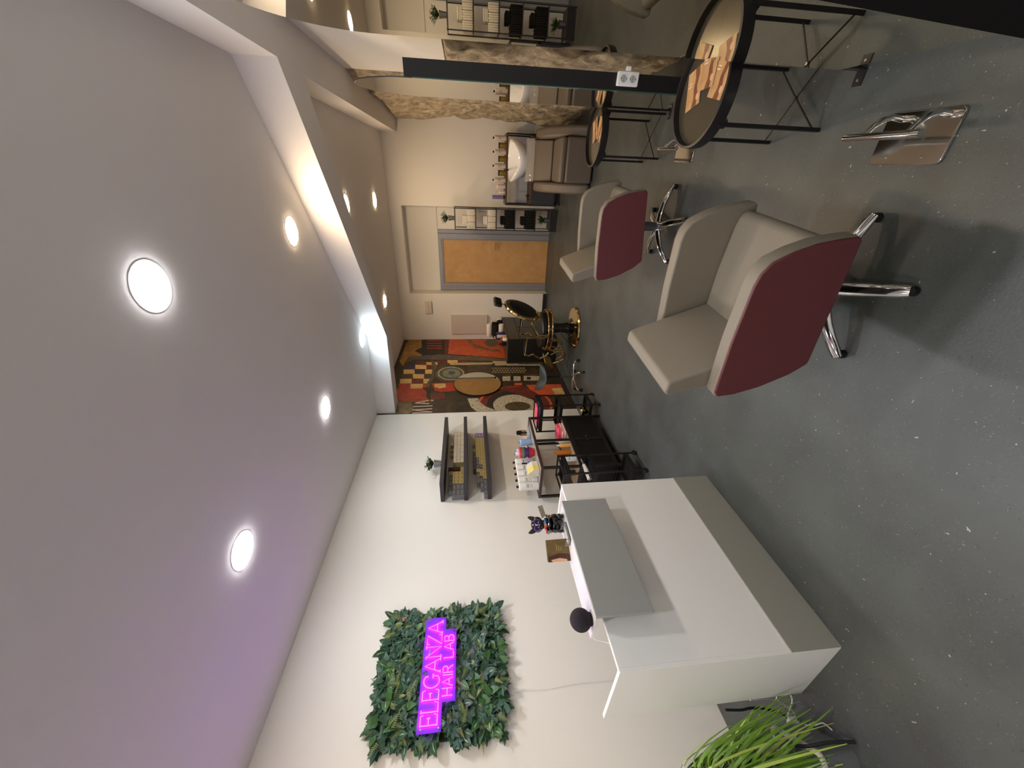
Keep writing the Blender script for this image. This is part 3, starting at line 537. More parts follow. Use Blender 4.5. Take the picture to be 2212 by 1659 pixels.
# dog figurine with tray
t = thing('dog_figurine', 'glossy black bulldog butler figurine with sunglasses holding a tray', 'figurine', (-1.808, 1.50, 1.086), R(-42))
DOG = mat('black_glaze', (10, 9, 11), .1, var=.02, coat=.6)
b = MB()   # local +x faces the viewer
b.sph((-.008, 0, .048), .05, (1, 1.1, .95), 20)
b.sph((-.005, 0, .085), .038, (.9, 1.0, 1.05), 20)
for s in (-1, 1):
    b.sph((.012, s*.036, .022), .024, (1.2, .8, .95), 14)      # haunch
    b.sph((.038, s*.04, .01), .014, (1.5, .9, .7), 12)         # hind paw
    b.tube([(.0, s*.032, .1), (.028, s*.038, .085), (.05, s*.026, .098)], [.015, .013, .011], 12)
b.build('body', DOG, t, smooth=60)
hd = MB(); hd.sph((.002, 0, .157), .041, (1.0, 1.1, .92), 22); hd.sph((.034, 0, .145), .025, (.8, 1.3, .9), 16); hd.sph((.05, 0, .15), .006, (1, 1.4, .8), 10)
for s in (-1, 1):
    hd.prism([(s*.008, .18), (s*.02, .188), (s*.034, .205), (s*.045, .214), (s*.05, .198), (s*.047, .178), (s*.036, .16)], -.006, .005, 'x')
    hd.sph((.04, s*.014, .134), .011, (.8, 1, 1.1), 10)
hd.cyl((.0, 0, .108), (.002, 0, .135), .022, .024)
h_ = hd.build('head', DOG, t, smooth=60)
gl = MB()
for s in (-1, 1):
    gl.lathe([(.0145, 0), (.0145, .002)], 22, (.044, s*.017, .166), 0, Matrix.Rotation(R(90), 4, 'Y'))
    gl.tube([(.0455, s*.017+.0155*math.cos(R(a)), .166+.0155*math.sin(R(a))) for a in range(0, 360, 20)], .0011, 6, 1, True)
gl.tube([(.046, -.003, .168), (.046, .003, .168)], .001, 6, 1)
gl.build('sunglasses', [mat('violet_lens', (46, 20, 128), .05, .5, var=.02), GOLD], t)
bt = MB(); bt.prism([(-.018, .009), (-.003, .003), (.003, .003), (.018, .009), (.018, -.009), (.003, -.003), (-.003, -.003), (-.018, -.009)], .036, .043, 'x', 0, Matrix.Translation((0, 0, .118)))
bt.build('bow_tie', mat('yellow_glaze', (224, 190, 40), .3), t, bevel=.001)
MB().lathe([(.002, .098), (.052, .099), (.058, .104), (.056, .105), (.05, .102), (.002, .102)], 30, (.048, 0, 0), sx=.72).build('tray', DOG, t, smooth=40)
for i, (x, y, r_, c) in enumerate([(-1.788, 1.462, 10, (214, 40, 52)), (-1.800, 1.448, 60, (226, 92, 100)), (-1.776, 1.474, 100, (236, 214, 214)), (-1.762, 1.478, 30, (70, 130, 200)), (-1.776, 1.452, 140, (220, 60, 70))]):
    q = thing('wrapped_sweet', ['red wrapped sweet at the near end of the figurine tray', 'pink wrapped sweet overhanging the near end of the figurine tray', 'whitish wrapped sweet in the middle of the figurine tray', 'blue wrapped sweet on the figurine tray by the bow tie', 'red wrapped sweet in front on the figurine tray'][i], 'sweet', (x, y, 1.196+.002*i), R(r_), 'wrapped sweets on the figurine tray')
    b = MB(); b.tube([(-.016, 0, 0), (-.009, 0, 0), (-.007, 0, 0), (.007, 0, 0), (.009, 0, 0), (.016, 0, 0)], [.006, .0015, .006, .006, .0015, .006], 10); b.build('wrapper', mat('foil_%d' % i, c, .25, .2, var=.1), q)
q = thing('menu_card', 'small grey printed card leaning out of the figurine tray', 'card', (-1.782, 1.548, 1.192), R(-20))
b = MB(); b.cbox((0, .02, .012), (.0015, .075, .03), 0, Matrix.Rotation(R(12), 4, 'X'))
for i in range(3): b.cbox((.0012, .02, .018-.007*i), (.0005, .055-.01*i, .002), 1, Matrix.Rotation(R(12), 4, 'X'))
b.build('card', [mat('grey_card', (150, 140, 122), .5), PRINT], q, smooth=0)
# brochures and clear display tray
t = thing('brochure_stack', 'stack of folded brown brochures standing on the counter', 'brochures', (-1.835, 1.335, 1.086), R(-32))
BR = ramp_material('brochure_print', [(.35, (84, 64, 32)), (.6, (120, 98, 54))], 10, .3, 0)
for i in range(4):
    M = Matrix.Rotation(R(-2-2*i), 4, 'Y')
    b = MB(); b.box(-.0015, .0015, -.056, .056, 0, .125, 0, M)
    if i == 0:
        b.prism([(-.056, 0), (-.056, .125), (-.03, .125), (-.012, .06), (-.02, 0)], .0016, .0021, 'x', 1, M)
        b.prism([(-.056, .02), (-.056, .1), (-.045, .11), (-.038, .06), (-.046, .02)], .0022, .0026, 'x', 2, M)
        for j in range(3): b.box(.0016, .0021, .0, .03-.006*j, .07-.012*j, .073-.012*j, 3, M)
    b.build('brochure', [BR, mat('brochure_hair', (70, 38, 22), .4), mat('portrait_skin', (214, 164, 126), .4), GOLD], t, smooth=0, loc=(.006-.007*i, .002*i, 0))
t = thing('acrylic_display_tray', 'clear acrylic display tray lying between figurine and brochures', 'display tray', (-1.765, 1.395, 1.086), R(-1))
b = MB(); b.box(-.028, .028, -.065, .05, 0, .003); b.box(.025, .028, -.065, .05, .003, .03); b.box(-.028, .025, -.065, -.061, .003, .03); b.box(-.028, .025, .046, .05, .003, .03)
b.build('tray', ACRYL, t, smooth=0)
MB().box(-.02, .02, -.055, .04, .004, .014).build('cards', mat('pale_cards', (205, 200, 188), .6), t, smooth=0)

# ============================================================ LEAF PANEL AND NEON SIGN
t = thing('leaf_wall_panel', 'square panel of artificial green leaves hanging on the left wall', 'leaf panel', (XL, 1.36, 1.862))
PY, PZ = .385, .405
MB().box(.001, .025, -PY, PY, -PZ, PZ).build('backing', mat('dark_green_mat', (22, 36, 26), .9, var=.2), t, smooth=0)
def leaf(b, p, nrm, up, L_, W_, mi, pale):
    n = nrm.normalized(); u = (up-n*up.dot(n)).normalized(); s = n.cross(u)
    pr_ = [(0, 0, 0), (.5, .25, .12), (.42, .6, .16), (.18, .88, .1), (0, 1.0, -.04)]
    vs = [p+u*(L_*y)+s*(W_*x)+n*(L_*z*.6) for x, y, z in pr_]
    vs += [p+u*(L_*y)-s*(W_*x)+n*(L_*z*.6) for x, y, z in pr_[1:4]]
    mid = [p+u*(L_*y)+n*(L_*z) for y, z in ((.25, .05), (.6, .08), (.88, .04))]
    vs += mid
    fs = [(0, 1, 8), (1, 2, 9, 8), (2, 3, 10, 9), (3, 4, 10), (0, 8, 5), (8, 9, 6, 5), (9, 10, 7, 6), (10, 4, 7)]
    b.add(vs, fs, mi)
    if pale: b.add([p+u*(L_*.05)+n*.002, p+u*(L_*.5)+s*(W_*.06)+n*(L_*.09+.002), p+u*(L_*.95)+n*.001, p+u*(L_*.5)-s*(W_*.06)+n*(L_*.09+.002)], [(0, 1, 2, 3)], 2)
def leaf_ivy(b, p, nrm, up, L_, mi):
    n = nrm.normalized(); u = (up-n*up.dot(n)).normalized(); s = n.cross(u)
    out = [(0, 0), (.28, -.1), (.52, .12), (.36, .3), (.42, .62), (.16, .58), (0, 1), (-.16, .58), (-.42, .62), (-.36, .3), (-.52, .12), (-.28, -.1)]
    b.add([p+n*(L_*.1)+u*(.35*L_)]+[p+u*(L_*y)+s*(L_*x) for x, y in out], [(0, i+1, (i+1) % 12+1) for i in range(12)], mi)
random.seed(4)
fol = MB()
for i in range(1250):
    y = random.uniform(-PY-.005, PY+.005); z = random.uniform(-PZ-.005, PZ+.005)
    edge = max(abs(y)/PY, abs(z)/PZ)
    nrm = Vector((1, random.uniform(-.55, .55), random.uniform(-.35, .75)))
    a = random.uniform(0, 2*PI)
    if edge > .93: a = math.atan2(z/PZ, y/PY)+random.uniform(-.8, .8)
    up = Vector((random.uniform(-.1, .3), math.cos(a), math.sin(a)))
    p = Vector((random.uniform(.02, .05), y, z)); r_ = random.random()
    zone = noise.noise(Vector((y*5, z*5, 2)))
    if r_ < .5: leaf_ivy(fol, p, nrm, up, random.uniform(.06, .088), 0 if random.random() < .6 else 3)
    elif r_ < .86: leaf(fol, p, nrm, up, random.uniform(.065, .105), random.uniform(.042, .064), 1 if zone > .1 else (0 if random.random() < .5 else 3), random.random() < .35)
    elif r_ < .93:      # fern sprig
        n = nrm.normalized(); u = (up-n*up.dot(n)).normalized(); s = n.cross(u); L_ = random.uniform(.06, .1)
        for k in range(9):
            q = p+u*(L_*k/9)+n*.02
            for sg in (-1, 1): fol.add([q, q+s*(sg*L_*.32*(1-k/10))+u*.012, q+u*.009], [(0, 1, 2)], 4)
    elif r_ < .945: leaf(fol, p, nrm, up, .05, .03, 5, False)
    else: leaf(fol, p, nrm, up, random.uniform(.05, .08), .03, 4, True)
fol.build('foliage', [LEAFA, LEAFB, mat('leaf_vein', (150, 176, 120), .5), LEAFD, mat('fern_green', (104, 118, 62), .5, var=.2), mat('leaf_rust', (140, 92, 66), .5, var=.2)], t, smooth=0)

GL = {  # strokes on a unit-high letter, x then z
 'E': (.62, [[(.05, 0), (.05, 1)], [(0, 1), (.5, 1), (.55, .84)], [(0, 0), (.52, 0), (.58, .2)], [(.05, .52), (.36, .52)], [(.38, .62), (.38, .42)], [(0, 1), (.02, 1)]]),
 'L': (.6, [[(.05, 0), (.05, 1)], [(0, 1), (.16, 1)], [(0, 0), (.5, 0), (.56, .22)]]),
 'G': (.86, [[(.68, .72), (.66, .86)]+[(.42+.38*math.cos(R(a)), .5+.5*math.sin(R(a))) for a in range(50, 311, 20)]+[(.68, .2), (.68, .42)], [(.56, .42), (.8, .42)]]),
 'A': (.84, [[(.02, 0), (.4, 1), (.78, 0)], [(.17, .36), (.64, .36)], [(-.04, 0), (.12, 0)], [(.68, 0), (.86, 0)]]),
 'N': (.8, [[(.08, 0), (.08, 1), (.68, 0), (.68, 1)], [(0, 1), (.1, 1)], [(0, 0), (.18, 0)], [(.6, 1), (.78, 1)]]),
 'Z': (.72, [[(.06, .84), (.08, 1), (.62, 1), (.04, 0), (.62, 0), (.66, .18)]]),
 'h': (.62, [[(.0, 0), (.0, 1)], [(.48, 0), (.48, 1)], [(0, .5), (.48, .5)]]),
 'a': (.72, [[(0, 0), (.29, 1), (.58, 0)], [(.1, .34), (.48, .34)]]),
 'i': (.2, [[(.03, 0), (.03, 1)]]),
 'r': (.64, [[(0, 0), (0, 1), (.26, 1), (.42, .93), (.46, .76), (.42, .6), (.26, .52), (0, .52)], [(.24, .52), (.5, 0)]]),
 'l': (.56, [[(0, 1), (0, 0), (.44, 0)]]),
 'b': (.6, [[(0, 0), (0, 1), (.26, 1), (.4, .92), (.42, .76), (.36, .6), (.24, .54), (0, .54)], [(.24, .54), (.42, .46), (.47, .27), (.4, .07), (.26, 0), (0, 0)]]),
 ' ': (.42, [])}
def neon_line(word, y0, y1, z0, h, parent, name_, dz=0):
    tot = sum(GL[c][0] for c in word); k = (y1-y0)/(tot-.06); x = y0; b = MB()
    for c in word:
        w_, st = GL[c]
        for s in st:
            if len(s) < 2: continue
            b.tube([(0, x+px*k, z0+pz*h+(x-y0)*dz) for px, pz in s], .0031, 8)
        x += w_*k
    return b.build(name_, NEONM, parent)
NEONM = mat('neon_tube', (255, 120, 255), .4, var=0, emit=(.5, .0045, 1.0), es=NEON*4)
t = thing('neon_sign', 'glowing violet neon sign reading ELEGANZA HAIR LAB on the leaf panel', 'neon sign', (XL+.088, 0, 0))
neon_line('ELEGANZA', 1.03, 1.655, 1.875, .105, t, 'main_lettering', -.012)
neon_line('hair lab', 1.18, 1.56, 1.785, .068, t, 'small_lettering', -.01)
PLATE = mat('halo_violet_acrylic', (140, 60, 230), .15, var=0, alpha=.6)  # violet base colour imitates the neon halo on the clear plate
MB().prism([(1.0, 1.85), (1.0, 2.0), (1.69, 1.995), (1.69, 1.845), (1.6, 1.845), (1.6, 1.765), (1.15, 1.765), (1.15, 1.85)], -.011, -.007, 'x').build('backing_plate', PLATE, t, smooth=0)
for y, z in ((1.02, 1.975), (1.67, 1.97), (1.02, 1.865), (1.58, 1.78)):
    MB().cyl((-.04, y, z), (-.004, y, z), .005, n=10).build('stand_off', CHROME, t)
tag(MB().tube([(XL+.004, 1.185, 1.47), (XL+.004, 1.19, 1.3), (XL+.004, 1.18, 1.15), (XL+.004, 1.195, .95), (XL+.004, 1.19, .6), (XL+.004, 1.2, .02)], .0022, 6).build('sign_cable', WHITEP),
    'thin white cable hanging down the wall from the leaf panel', 'cable')

# ============================================================ WALL SHELVES AND THEIR BOXES
for z, l in ((1.94, 'topmost charcoal wall shelf, carrying a small potted plant'), (1.69, 'middle charcoal wall shelf stacked with white and gold boxes'), (1.435, 'lowest charcoal wall shelf, with lilac boxes at its far end')):
    t = thing('wall_shelf', l, 'shelf', (XL, 3.56, z), 0, 'charcoal wall shelves')
    MB().box(.001, .27, -.61, .61, -.021, .021).build('board', SHELFM, t, smooth=0, bevel=.001)
def small_plant(x, y, z, label, pr_=.045, ph=.085, fr_=.115, sq=1):
    t = thing('potted_plant', label, 'plant', (x, y, z), 0, None)
    MB().lathe([(pr_*.72, 0), (pr_, ph), (pr_*1.06, ph), (pr_*1.06, ph+.006), (pr_*.9, ph+.006), (pr_*.85, ph-.01), (.001, ph-.01)], 28).build('pot', ZINC, t)
    b = MB(); random.seed(int(abs(x*97+y*31)*10))
    for i in range(46):
        a = random.uniform(0, 2*PI); tl = random.uniform(.02, .9); L_ = fr_*random.uniform(.55, 1.0)
        p0 = Vector((0, 0, ph)); d = Vector((math.cos(a)*tl, math.sin(a)*tl, 1-tl*.4)).normalized()
        p1 = p0+d*L_; b.tube([p0, p0+d*L_*.5+Vector((0, 0, .006)), p1], .0012, 4, 1)
        for k in range(9):
            q = p0.lerp(p1, .35+.65*k/8); v = Vector((random.uniform(-1, 1), random.uniform(-1, 1), random.uniform(-.3, 1)))
            leaf(b, q, Vector((random.uniform(-.5, .5), random.uniform(-.5, .5), 1)), v, random.uniform(.018, .03), .017, 0 if random.random() < .75 else 2, False)
    b.build('foliage', [LEAFB, mat('stem_green', (70, 88, 44), .6), LEAFC], t, smooth=0)
    return t
small_plant(-2.97, 3.42, 1.961, 'small green plant in a metal pot on the topmost wall shelf', .045, .09, .13)
def carton(dy, dz, kind):
    # a hair-colour carton lying with its small end towards the room
    t = thing('hair_colour_box', '', 'box'); dx = .07
    b = MB(); b.box(-dx, 0, 0, dy-.0015, 0, dz-.001, 0)
    if kind == 'white': b.box(0, .0006, .001, dy-.0025, .005, dz-.003, 1); b.box(.0006, .001, dy*.35, dy*.55, dz*.35, dz*.55, 2)
    else: b.box(0, .0006, dy*.15, dy*.8, dz*.35, dz*.62, 1)
    m = {'white': [GOLDBOX, CREAMBOX, PRINT], 'gold': [GOLDBOX, mat('gold_print', (150, 132, 78), .5)], 'grey': [GREYBOX, mat('grey_print', (140, 142, 146), .5)],
         'lilac': [PURPBOX, mat('lilac_print', (186, 174, 222), .5)], 'maroon': [MAROON, MAROON]}[kind]
    b.build('carton', m, t, smooth=0, bevel=.0008, seg=1)
    return t
protos = {}
def put(kind, dy, dz, y, z, label, group, x=-2.885):
    base = 1.7112 if z > 1.68 else 1.4562
    x = -3.02+(x+2.885); y *= 1.045; dy *= 1.045; dz *= 1.045; z = base+(z-base)*1.045
    k = (kind, round(dy, 4), round(dz, 4))
    if k not in protos:
        o = carton(dy, dz, kind); protos[k] = o; o.location = (x, y, z)
    else: o = dup(protos[k], (x, y, z))
    o['label'] = label; o['group'] = group
    return o
random.seed(8)
Z1 = 1.7112; dz = .0415
for r_ in range(3):
    for c in range(13):
        put('white', .0455, dz, 3.335+c*.0455, Z1+r_*dz, 'white-ended gold box in the long stack on the middle wall shelf', 'white and gold boxes in the long stack on the middle shelf', -2.885-random.uniform(0, .004))
put('white', .05, dz, 3.66, Z1+3*dz, 'single white-ended box lying on top of the long white stack, middle shelf', 'loose boxes on the long stack', -2.90)
put('gold', .05, dz, 3.55, Z1+3*dz, 'gold box on top of the long white stack, beside a white one', 'loose boxes on the long stack', -2.90)
put('gold', .05, dz, 3.48, Z1+3*dz, 'gold box on top of the white stack, nearest the camera', 'loose boxes on the long stack', -2.905)
put('maroon', .05, .135, 3.205, Z1+.04, 'dark maroon box standing over the gold ones in the middle of the shelf', 'single dark box')
put('gold', .066, .04, 3.19, Z1, 'gold box lying under the dark maroon box on the middle shelf', 'gold boxes left of the divider on the middle shelf')
for r_ in range(3):
    for c in range(3):
        put('gold', .062, dz, 3.0+c*.062, Z1+r_*dz, 'gold box in the block between grey and maroon boxes, middle shelf', 'gold boxes in the block on the middle shelf')
put('gold', .062, dz, 3.13, Z1+3*dz, 'gold box on top of the gold block on the middle shelf', 'gold box on the block')
for r_ in range(3):
    for c in range(2):
        put('grey', .08, dz, 2.83+c*.082, Z1+r_*dz, 'grey box in the near end block on the middle wall shelf', 'grey boxes at the near end of the middle shelf')
for c in range(3): put('grey', .078, .039, 2.885+c*.08, Z1+3*dz, 'grey box in the upper row at the near end, middle shelf', 'grey boxes in the upper row of the middle shelf')
Z2 = 1.4562; dz = .036
for r_ in range(3):
    put('lilac', .085, dz, 3.79, Z2+r_*dz, 'lilac box in the pile at the far end of the lowest shelf', 'lilac boxes on the lowest shelf')
for r_ in range(3):
    for c in range(9):
        y = 3.22+c*.0625
        if r_ == 1 and c == 0: put('grey', .061, dz, y, Z2+r_*dz, 'grey box among gold ones in the middle of the lowest shelf', 'odd grey boxes among the gold on the lowest shelf'); continue
        if r_ == 2 and c < 3: put('grey', .061, dz, y, Z2+r_*dz, 'grey box in the third row among gold ones, lowest shelf', 'odd grey boxes in the third row of the lowest shelf'); continue
        put('gold', .061, dz, y, Z2+r_*dz, 'gold box in the long block on the lowest wall shelf', 'gold boxes in the long block on the lowest shelf')
for c in range(5): put('grey', .061, dz, 3.2+c*.0625, Z2+3*dz, 'grey box in the top row on the lowest shelf', 'grey boxes in the top row of the lowest shelf')
for c, kk in ((5, 'gold'), (6, 'grey'), (7, 'gold')): put(kk, .061, dz, 3.2+c*.0625, Z2+3*dz, kk+' box at the far end of the top row, lowest shelf', 'far top row of the lowest shelf '+kk)
for r_, y0 in ((0, 3.05), (1, 3.10), (2, 3.16)):
    n = int((3.215-y0)/.055+.4)
    for c in range(n): put('gold', .054, dz, y0+c*.055, Z2+r_*dz, 'gold box in the stepped part of the lowest shelf', 'gold boxes in the stepped stack, lowest shelf')
for r_, y0, n in ((0, 2.82, 3), (1, 2.92, 3 - 1), (2, 2.99, 2)):
    for c in range(n): put('grey', .074, dz, y0+c*.075, Z2+r_*dz, 'grey box in the stepped near end of the lowest shelf', 'grey boxes in the stepped near end, lowest shelf')

# ============================================================ CONSOLE WITH GLASS TOP
t = thing('console_table', 'dark metal console with glass top and black mesh doors against the wall', 'console', (-2.83, 3.33, 0))
WD = mat('dark_wood_rim', (62, 40, 38), .5, var=.1)
x0, x1, y0, y1 = -.20, .205, -.45, .45
for (x, y) in ((x0, y0), (x1, y0), (x0, y1), (x1, y1)):
    MB().box(x-.012, x+.012, y-.012, y+.012, 0, .885).build('leg', BLACKM, t, smooth=0)
MB().box(x1-.01, x1+.01, -.012, .012, .09, .885).build('upright', BLACKM, t, smooth=0)
b = MB()
b.box(x0-.012, x1+.012, y0-.012, y0+.014, .885, .91); b.box(x0-.012, x1+.012, y1-.014, y1+.012, .885, .91); b.box(x0-.012, x0+.014, y0+.014, y1-.014, .885, .91); b.box(x1-.014, x1+.012, y0+.014, y1-.014, .885, .91)
b.build('top_rim', WD, t, smooth=0)
MB().box(x0+.014, x1-.014, y0+.014, y1-.014, .9, .906).build('glass_top', mat('grey_glass', (198, 196, 186), .08, var=0, alpha=.55), t, smooth=0)
MB().box(x0, x1, y0, y1, .475, .49).build('middle_shelf', mat('greyish_board', (150, 128, 104), .5, var=.1), t, smooth=0)
b = MB(); b.box(x1-.006, x1+.012, y0, y1, .462, .5); b.box(x0, x1, y0-.01, y0+.008, .462, .5); b.box(x0-.012, x0+.006, y0, y1, .462, .5); b.box(x0, x1, y1-.008, y1+.01, .462, .5)
b.build('shelf_rail', BLACKM, t, smooth=0)
MB().box(x0, x1, y0, y1, .075, .09).build('bottom_shelf', BLACKM, t, smooth=0)
def mesh_material():
    m = bpy.data.materials.new('perforated_mesh'); m.use_nodes = True; nt = m.node_tree; b_ = nt.nodes['Principled BSDF']
    b_.inputs['Base Color'].default_value = lin((18, 16, 16))+(1,); b_.inputs['Roughness'].default_value = .45
    tc = nt.nodes.new('ShaderNodeTexCoord'); v = nt.nodes.new('ShaderNodeTexVoronoi'); v.inputs['Scale'].default_value = 110; v.inputs['Randomness'].default_value = 0
    g = nt.nodes.new('ShaderNodeMath'); g.operation = 'GREATER_THAN'; g.inputs[1].default_value = .43
    nt.links.new(tc.outputs['Object'], v.inputs['Vector']); nt.links.new(v.outputs['Distance'], g.inputs[0]); nt.links.new(g.outputs[0], b_.inputs['Alpha'])
    return m
MESH = mesh_material()
for s in (-1, 1):
    ya, yb = (y0+.014, -.003) if s < 0 else (.003, y1-.014)
    b = MB(); b.box(x1-.004, x1+.006, ya, yb, .095, .115); b.box(x1-.004, x1+.006, ya, yb, .44, .46); b.box(x1-.004, x1+.006, ya, ya+.02, .115, .44); b.box(x1-.004, x1+.006, yb-.02, yb, .115, .44)
    dr = b.build('door', BLACKM, t, smooth=0)
    MB().box(x1, x1+.002, ya+.02, yb-.02, .115, .44).build('mesh_panel', MESH, dr, smooth=0)
    MB().sph((x1+.016, (yb-.03) if s < 0 else (ya+.03), .3), .007).build('knob', STEEL, dr)
MB().box(x0, x1, y0-.002, y0, .1, .46).build('side_mesh', MESH, t, smooth=0)
MB().box(x0, x1, y1, y1+.002, .1, .46).build('side_mesh', MESH, t, smooth=0)
TOPZ = .9105
def bottle(r, h, cr, chh, mb, mc, name='bottle', prints=0, shoulder=.012, taper=1.0):
    t = thing(name, '', 'bottle')
    MB().lathe([(r*.96, 0), (r, .004), (r*taper, h-shoulder), (r*taper*.8, h-.003), (cr*.9, h)], 26).build('body', mb, t)
    MB().lathe([(cr, h), (cr, h+chh-.001), (cr*.9, h+chh)], 18).build('cap', mc, t)
    if prints:
        b = MB()
        for i in range(prints):
            n = 5; z = h*.62-i*.02; hw = .55-.08*(i % 2)
            vs = []
            for j in range(n+1):
                a = hw*(2*j/n-1)
                vs += [((r+.0006)*math.cos(a), (r+.0006)*math.sin(a), z), ((r+.0006)*math.cos(a), (r+.0006)*math.sin(a), z+.004+(.006 if i == 1 else 0))]
            b.add(vs, [(2*j, 2*j+2, 2*j+3, 2*j+1) for j in range(n)])
        b.build('print', PRINT, t, smooth=0)
    return t
WB = mat('white_bottle', (236, 234, 228), .35, var=.01)
bw = bottle(.043, .215, .0135, .024, WB, BLACKP, prints=4)
bw.location = (-2.925, 2.935, TOPZ); bw.rotation_euler.z = R(-35)
bw['label'] = 'large white bottle at the near end of the row on the console'; bw['group'] = 'large white bottles on the console'
for i, (x, y, l) in enumerate([(-2.92, 3.025, 'large white bottle, second from the near end of the console row'), (-2.91, 3.115, 'large white bottle in the middle of the console row'), (-2.905, 3.205, 'large white bottle, second from the far end of the console row'), (-2.90, 3.295, 'large white bottle at the far end of the console row')]):
    dup(bw, (x, y, TOPZ), R(-35), l, 'large white bottles on the console')
t = thing('sloped_carton', 'yellow and white product carton in front of the white bottles', 'box', (-2.765, 3.04, TOPZ), R(4))
b = MB(); b.prism([(-.045, 0), (.04, 0), (.04, .06), (-.01, .115), (-.045, .115)], -.085, .07, 'y', 0)
b.prism([(.0402, .002), (.0402, .06), (-.0098, .1152), (-.0098, .115)], -.083, .0, 'y', 1); b.box(.0402, .0408, -.083, 0, .002, .06, 1)
b.build('carton', [mat('pale_card', (214, 208, 186), .5), mat('yellow_card', (226, 206, 118), .5)], t, smooth=0, bevel=.001)
lb = bottle(.026, .10, .009, .055, mat('lilac_bottle', (126, 118, 180), .4), BLACKP); lb.location = (-2.80, 3.16, TOPZ)
lb.location.z = TOPZ; lb['label'] = 'lilac bottle with black spray nozzle behind the yellow carton'
bowl = []
for i, (c, n_) in enumerate([((196, 30, 54), 'red'), ((86, 60, 140), 'violet'), ((112, 168, 84), 'green'), ((240, 78, 130), 'pink')]):
    q = thing('tint_bowl', n_+' tint bowl in the nested pile on the console', 'bowl', (-2.745, 3.28, TOPZ+(.0 if i == 0 else .052+.026*(i-1))), 0, 'nested tint bowls on the console')
    b = MB(); b.lathe([(.036, 0), (.042, .002), (.062, .054), (.067, .068), (.064, .068), (.059, .054), (.038, .006), (.001, .005)], 32)
    b.build('bowl', mat('bowl_'+n_, c, .35, var=.03), q)
for i, (x, y, r_, h, c, l) in enumerate([(-2.79, 3.52, .04, .135, (150, 178, 222), 'pale blue squat bottle on the console beyond the bowls'), (-2.88, 3.47, .03, .18, (196, 214, 208), 'pale green tinted bottle standing behind the blue one'), (-2.86, 3.40, .026, .2, (226, 222, 214), 'slim white bottle behind the nested bowls')]):
    q = bottle(r_, h, .014, .02, mat('toiletry_%d' % i, c, .3, var=.02), mat('grey_cap', (150, 150, 150), .4), 'bottle'); q.location = (x, y, TOPZ); q['label'] = l
t = thing('hair_clipper', 'black hair clipper standing with its comb up on the console', 'hair clipper', (-2.965, 3.37, TOPZ+.0), R(20))
b = MB(); b.lathe([(.02, 0), (.022, .02), (.018, .1), (.022, .15), (.02, .165)], 16); b.box(-.022, .022, -.018, .018, .165, .185)
b.build('body', BLACKP, t)
b = MB()
for i in range(7): b.box(-.018+.006*i-.0012, -.018+.006*i+.0012, -.016, .016, .185, .198)
b.build('comb', STEEL, t, smooth=0)
t = thing('hair_brush', 'black vent brush standing upright at the far end of the console', 'brush', (-2.75, 3.66, TOPZ+.03), R(10))
b = MB(); b.tube([(0, 0, 0), (0, 0, .07)], [.009, .011], 12); b.prism(rrect(-.028, .028, .065, .13, .02), -.006, .006, 'y')
b.build('handle', BLACKP, t)
b = MB()
for i in range(5):
    for j in range(5): b.cyl((-.02+.01*i, -.006, .078+.01*j), (-.02+.01*i, -.024, .078+.01*j), .0012, n=5)
b.build('bristles', BLACKP, t, smooth=0)
t = thing('brush_holder', 'pale oblong tray holding the vent brush on the console', 'tray', (-2.75, 3.64, TOPZ), 0)
b = MB(); b.box(-.05, .05, -.08, .08, 0, .03); b.build('tray', mat('pale_tray', (170, 176, 186), .4), t, bevel=.006, seg=3)
# on the middle shelf of the console
SZ = .4905
def towel_block(x, y, z, dx, dy, dz_, m, label, group=None, rz=0, cat='towel', name='folded_towel', n=4, rows=1):
    t = thing(name, label, cat, (x, y, z), rz, group)
    b = MB()
    for i in range(n):
        zz = dz_*i/n; k = 1-.03*(i % 2)
        b.box(-dx/2*k, dx/2*k, -dy/2*k, dy/2*k, zz+.0005, zz+dz_/n)
    b.build('folds', m, t, bevel=min(dz_/n*.42, .01), seg=3, smooth=60)
    return t
towel_block(-2.75, 3.60, SZ, .2, .2, .05, PALEP, 'pale pink folded cape on the console shelf under the bright pink one', cat='cape', name='folded_cape', n=3)
towel_block(-2.74, 3.61, SZ+.0505, .18, .18, .04, PINK, 'bright pink folded cape on top of the pale one, console shelf', cat='cape', name='folded_cape', n=2, rz=R(8))
for i, (x, y, r_, h, c, cc, l) in enumerate([(-2.70, 3.40, .028, .12, (222, 220, 214), (236, 236, 232), 'white jar-shaped bottle on the console shelf beside the pink cape'), (-2.69, 3.31, .022, .13, (222, 168, 92), (226, 224, 214), 'amber bottle with white pump on the console shelf'),
      (-2.76, 3.27, .028, .17, (206, 120, 24), (206, 120, 24), 'tall orange bottle on the console shelf'), (-2.68, 3.06, .026, .15, (214, 226, 232), (240, 240, 240), 'white labelled bottle on the console shelf behind the near trolley'), (-2.84, 3.02, .03, .16, (26, 24, 28), (20, 20, 22), 'black bottle on the console shelf seen through the end frame')]):
    q = bottle(r_, h, .011, .03, mat('shelf_bottle_%d' % i, c, .3, var=.02), mat('shelf_cap_%d' % i, cc, .4, var=.02), prints=2 if i == 3 else 0); q.location = (x, y, SZ); q.rotation_euler.z = R(-35); q['label'] = l
t = thing('storage_box', 'dark red storage box behind the mesh door of the console', 'box', (-2.80, 3.56, .0905)); MB().box(-.12, .12, -.14, .14, 0, .27).build('body', mat('red_box', (128, 30, 38), .6), t, bevel=.006)
t = thing('storage_box', 'pink and white packet behind the near mesh door of the console', 'box', (-2.78, 3.05, .0905)); MB().box(-.12, .12, -.12, .12, 0, .13).build('body', mat('pink_packet', (216, 96, 112), .6), t, bevel=.006)
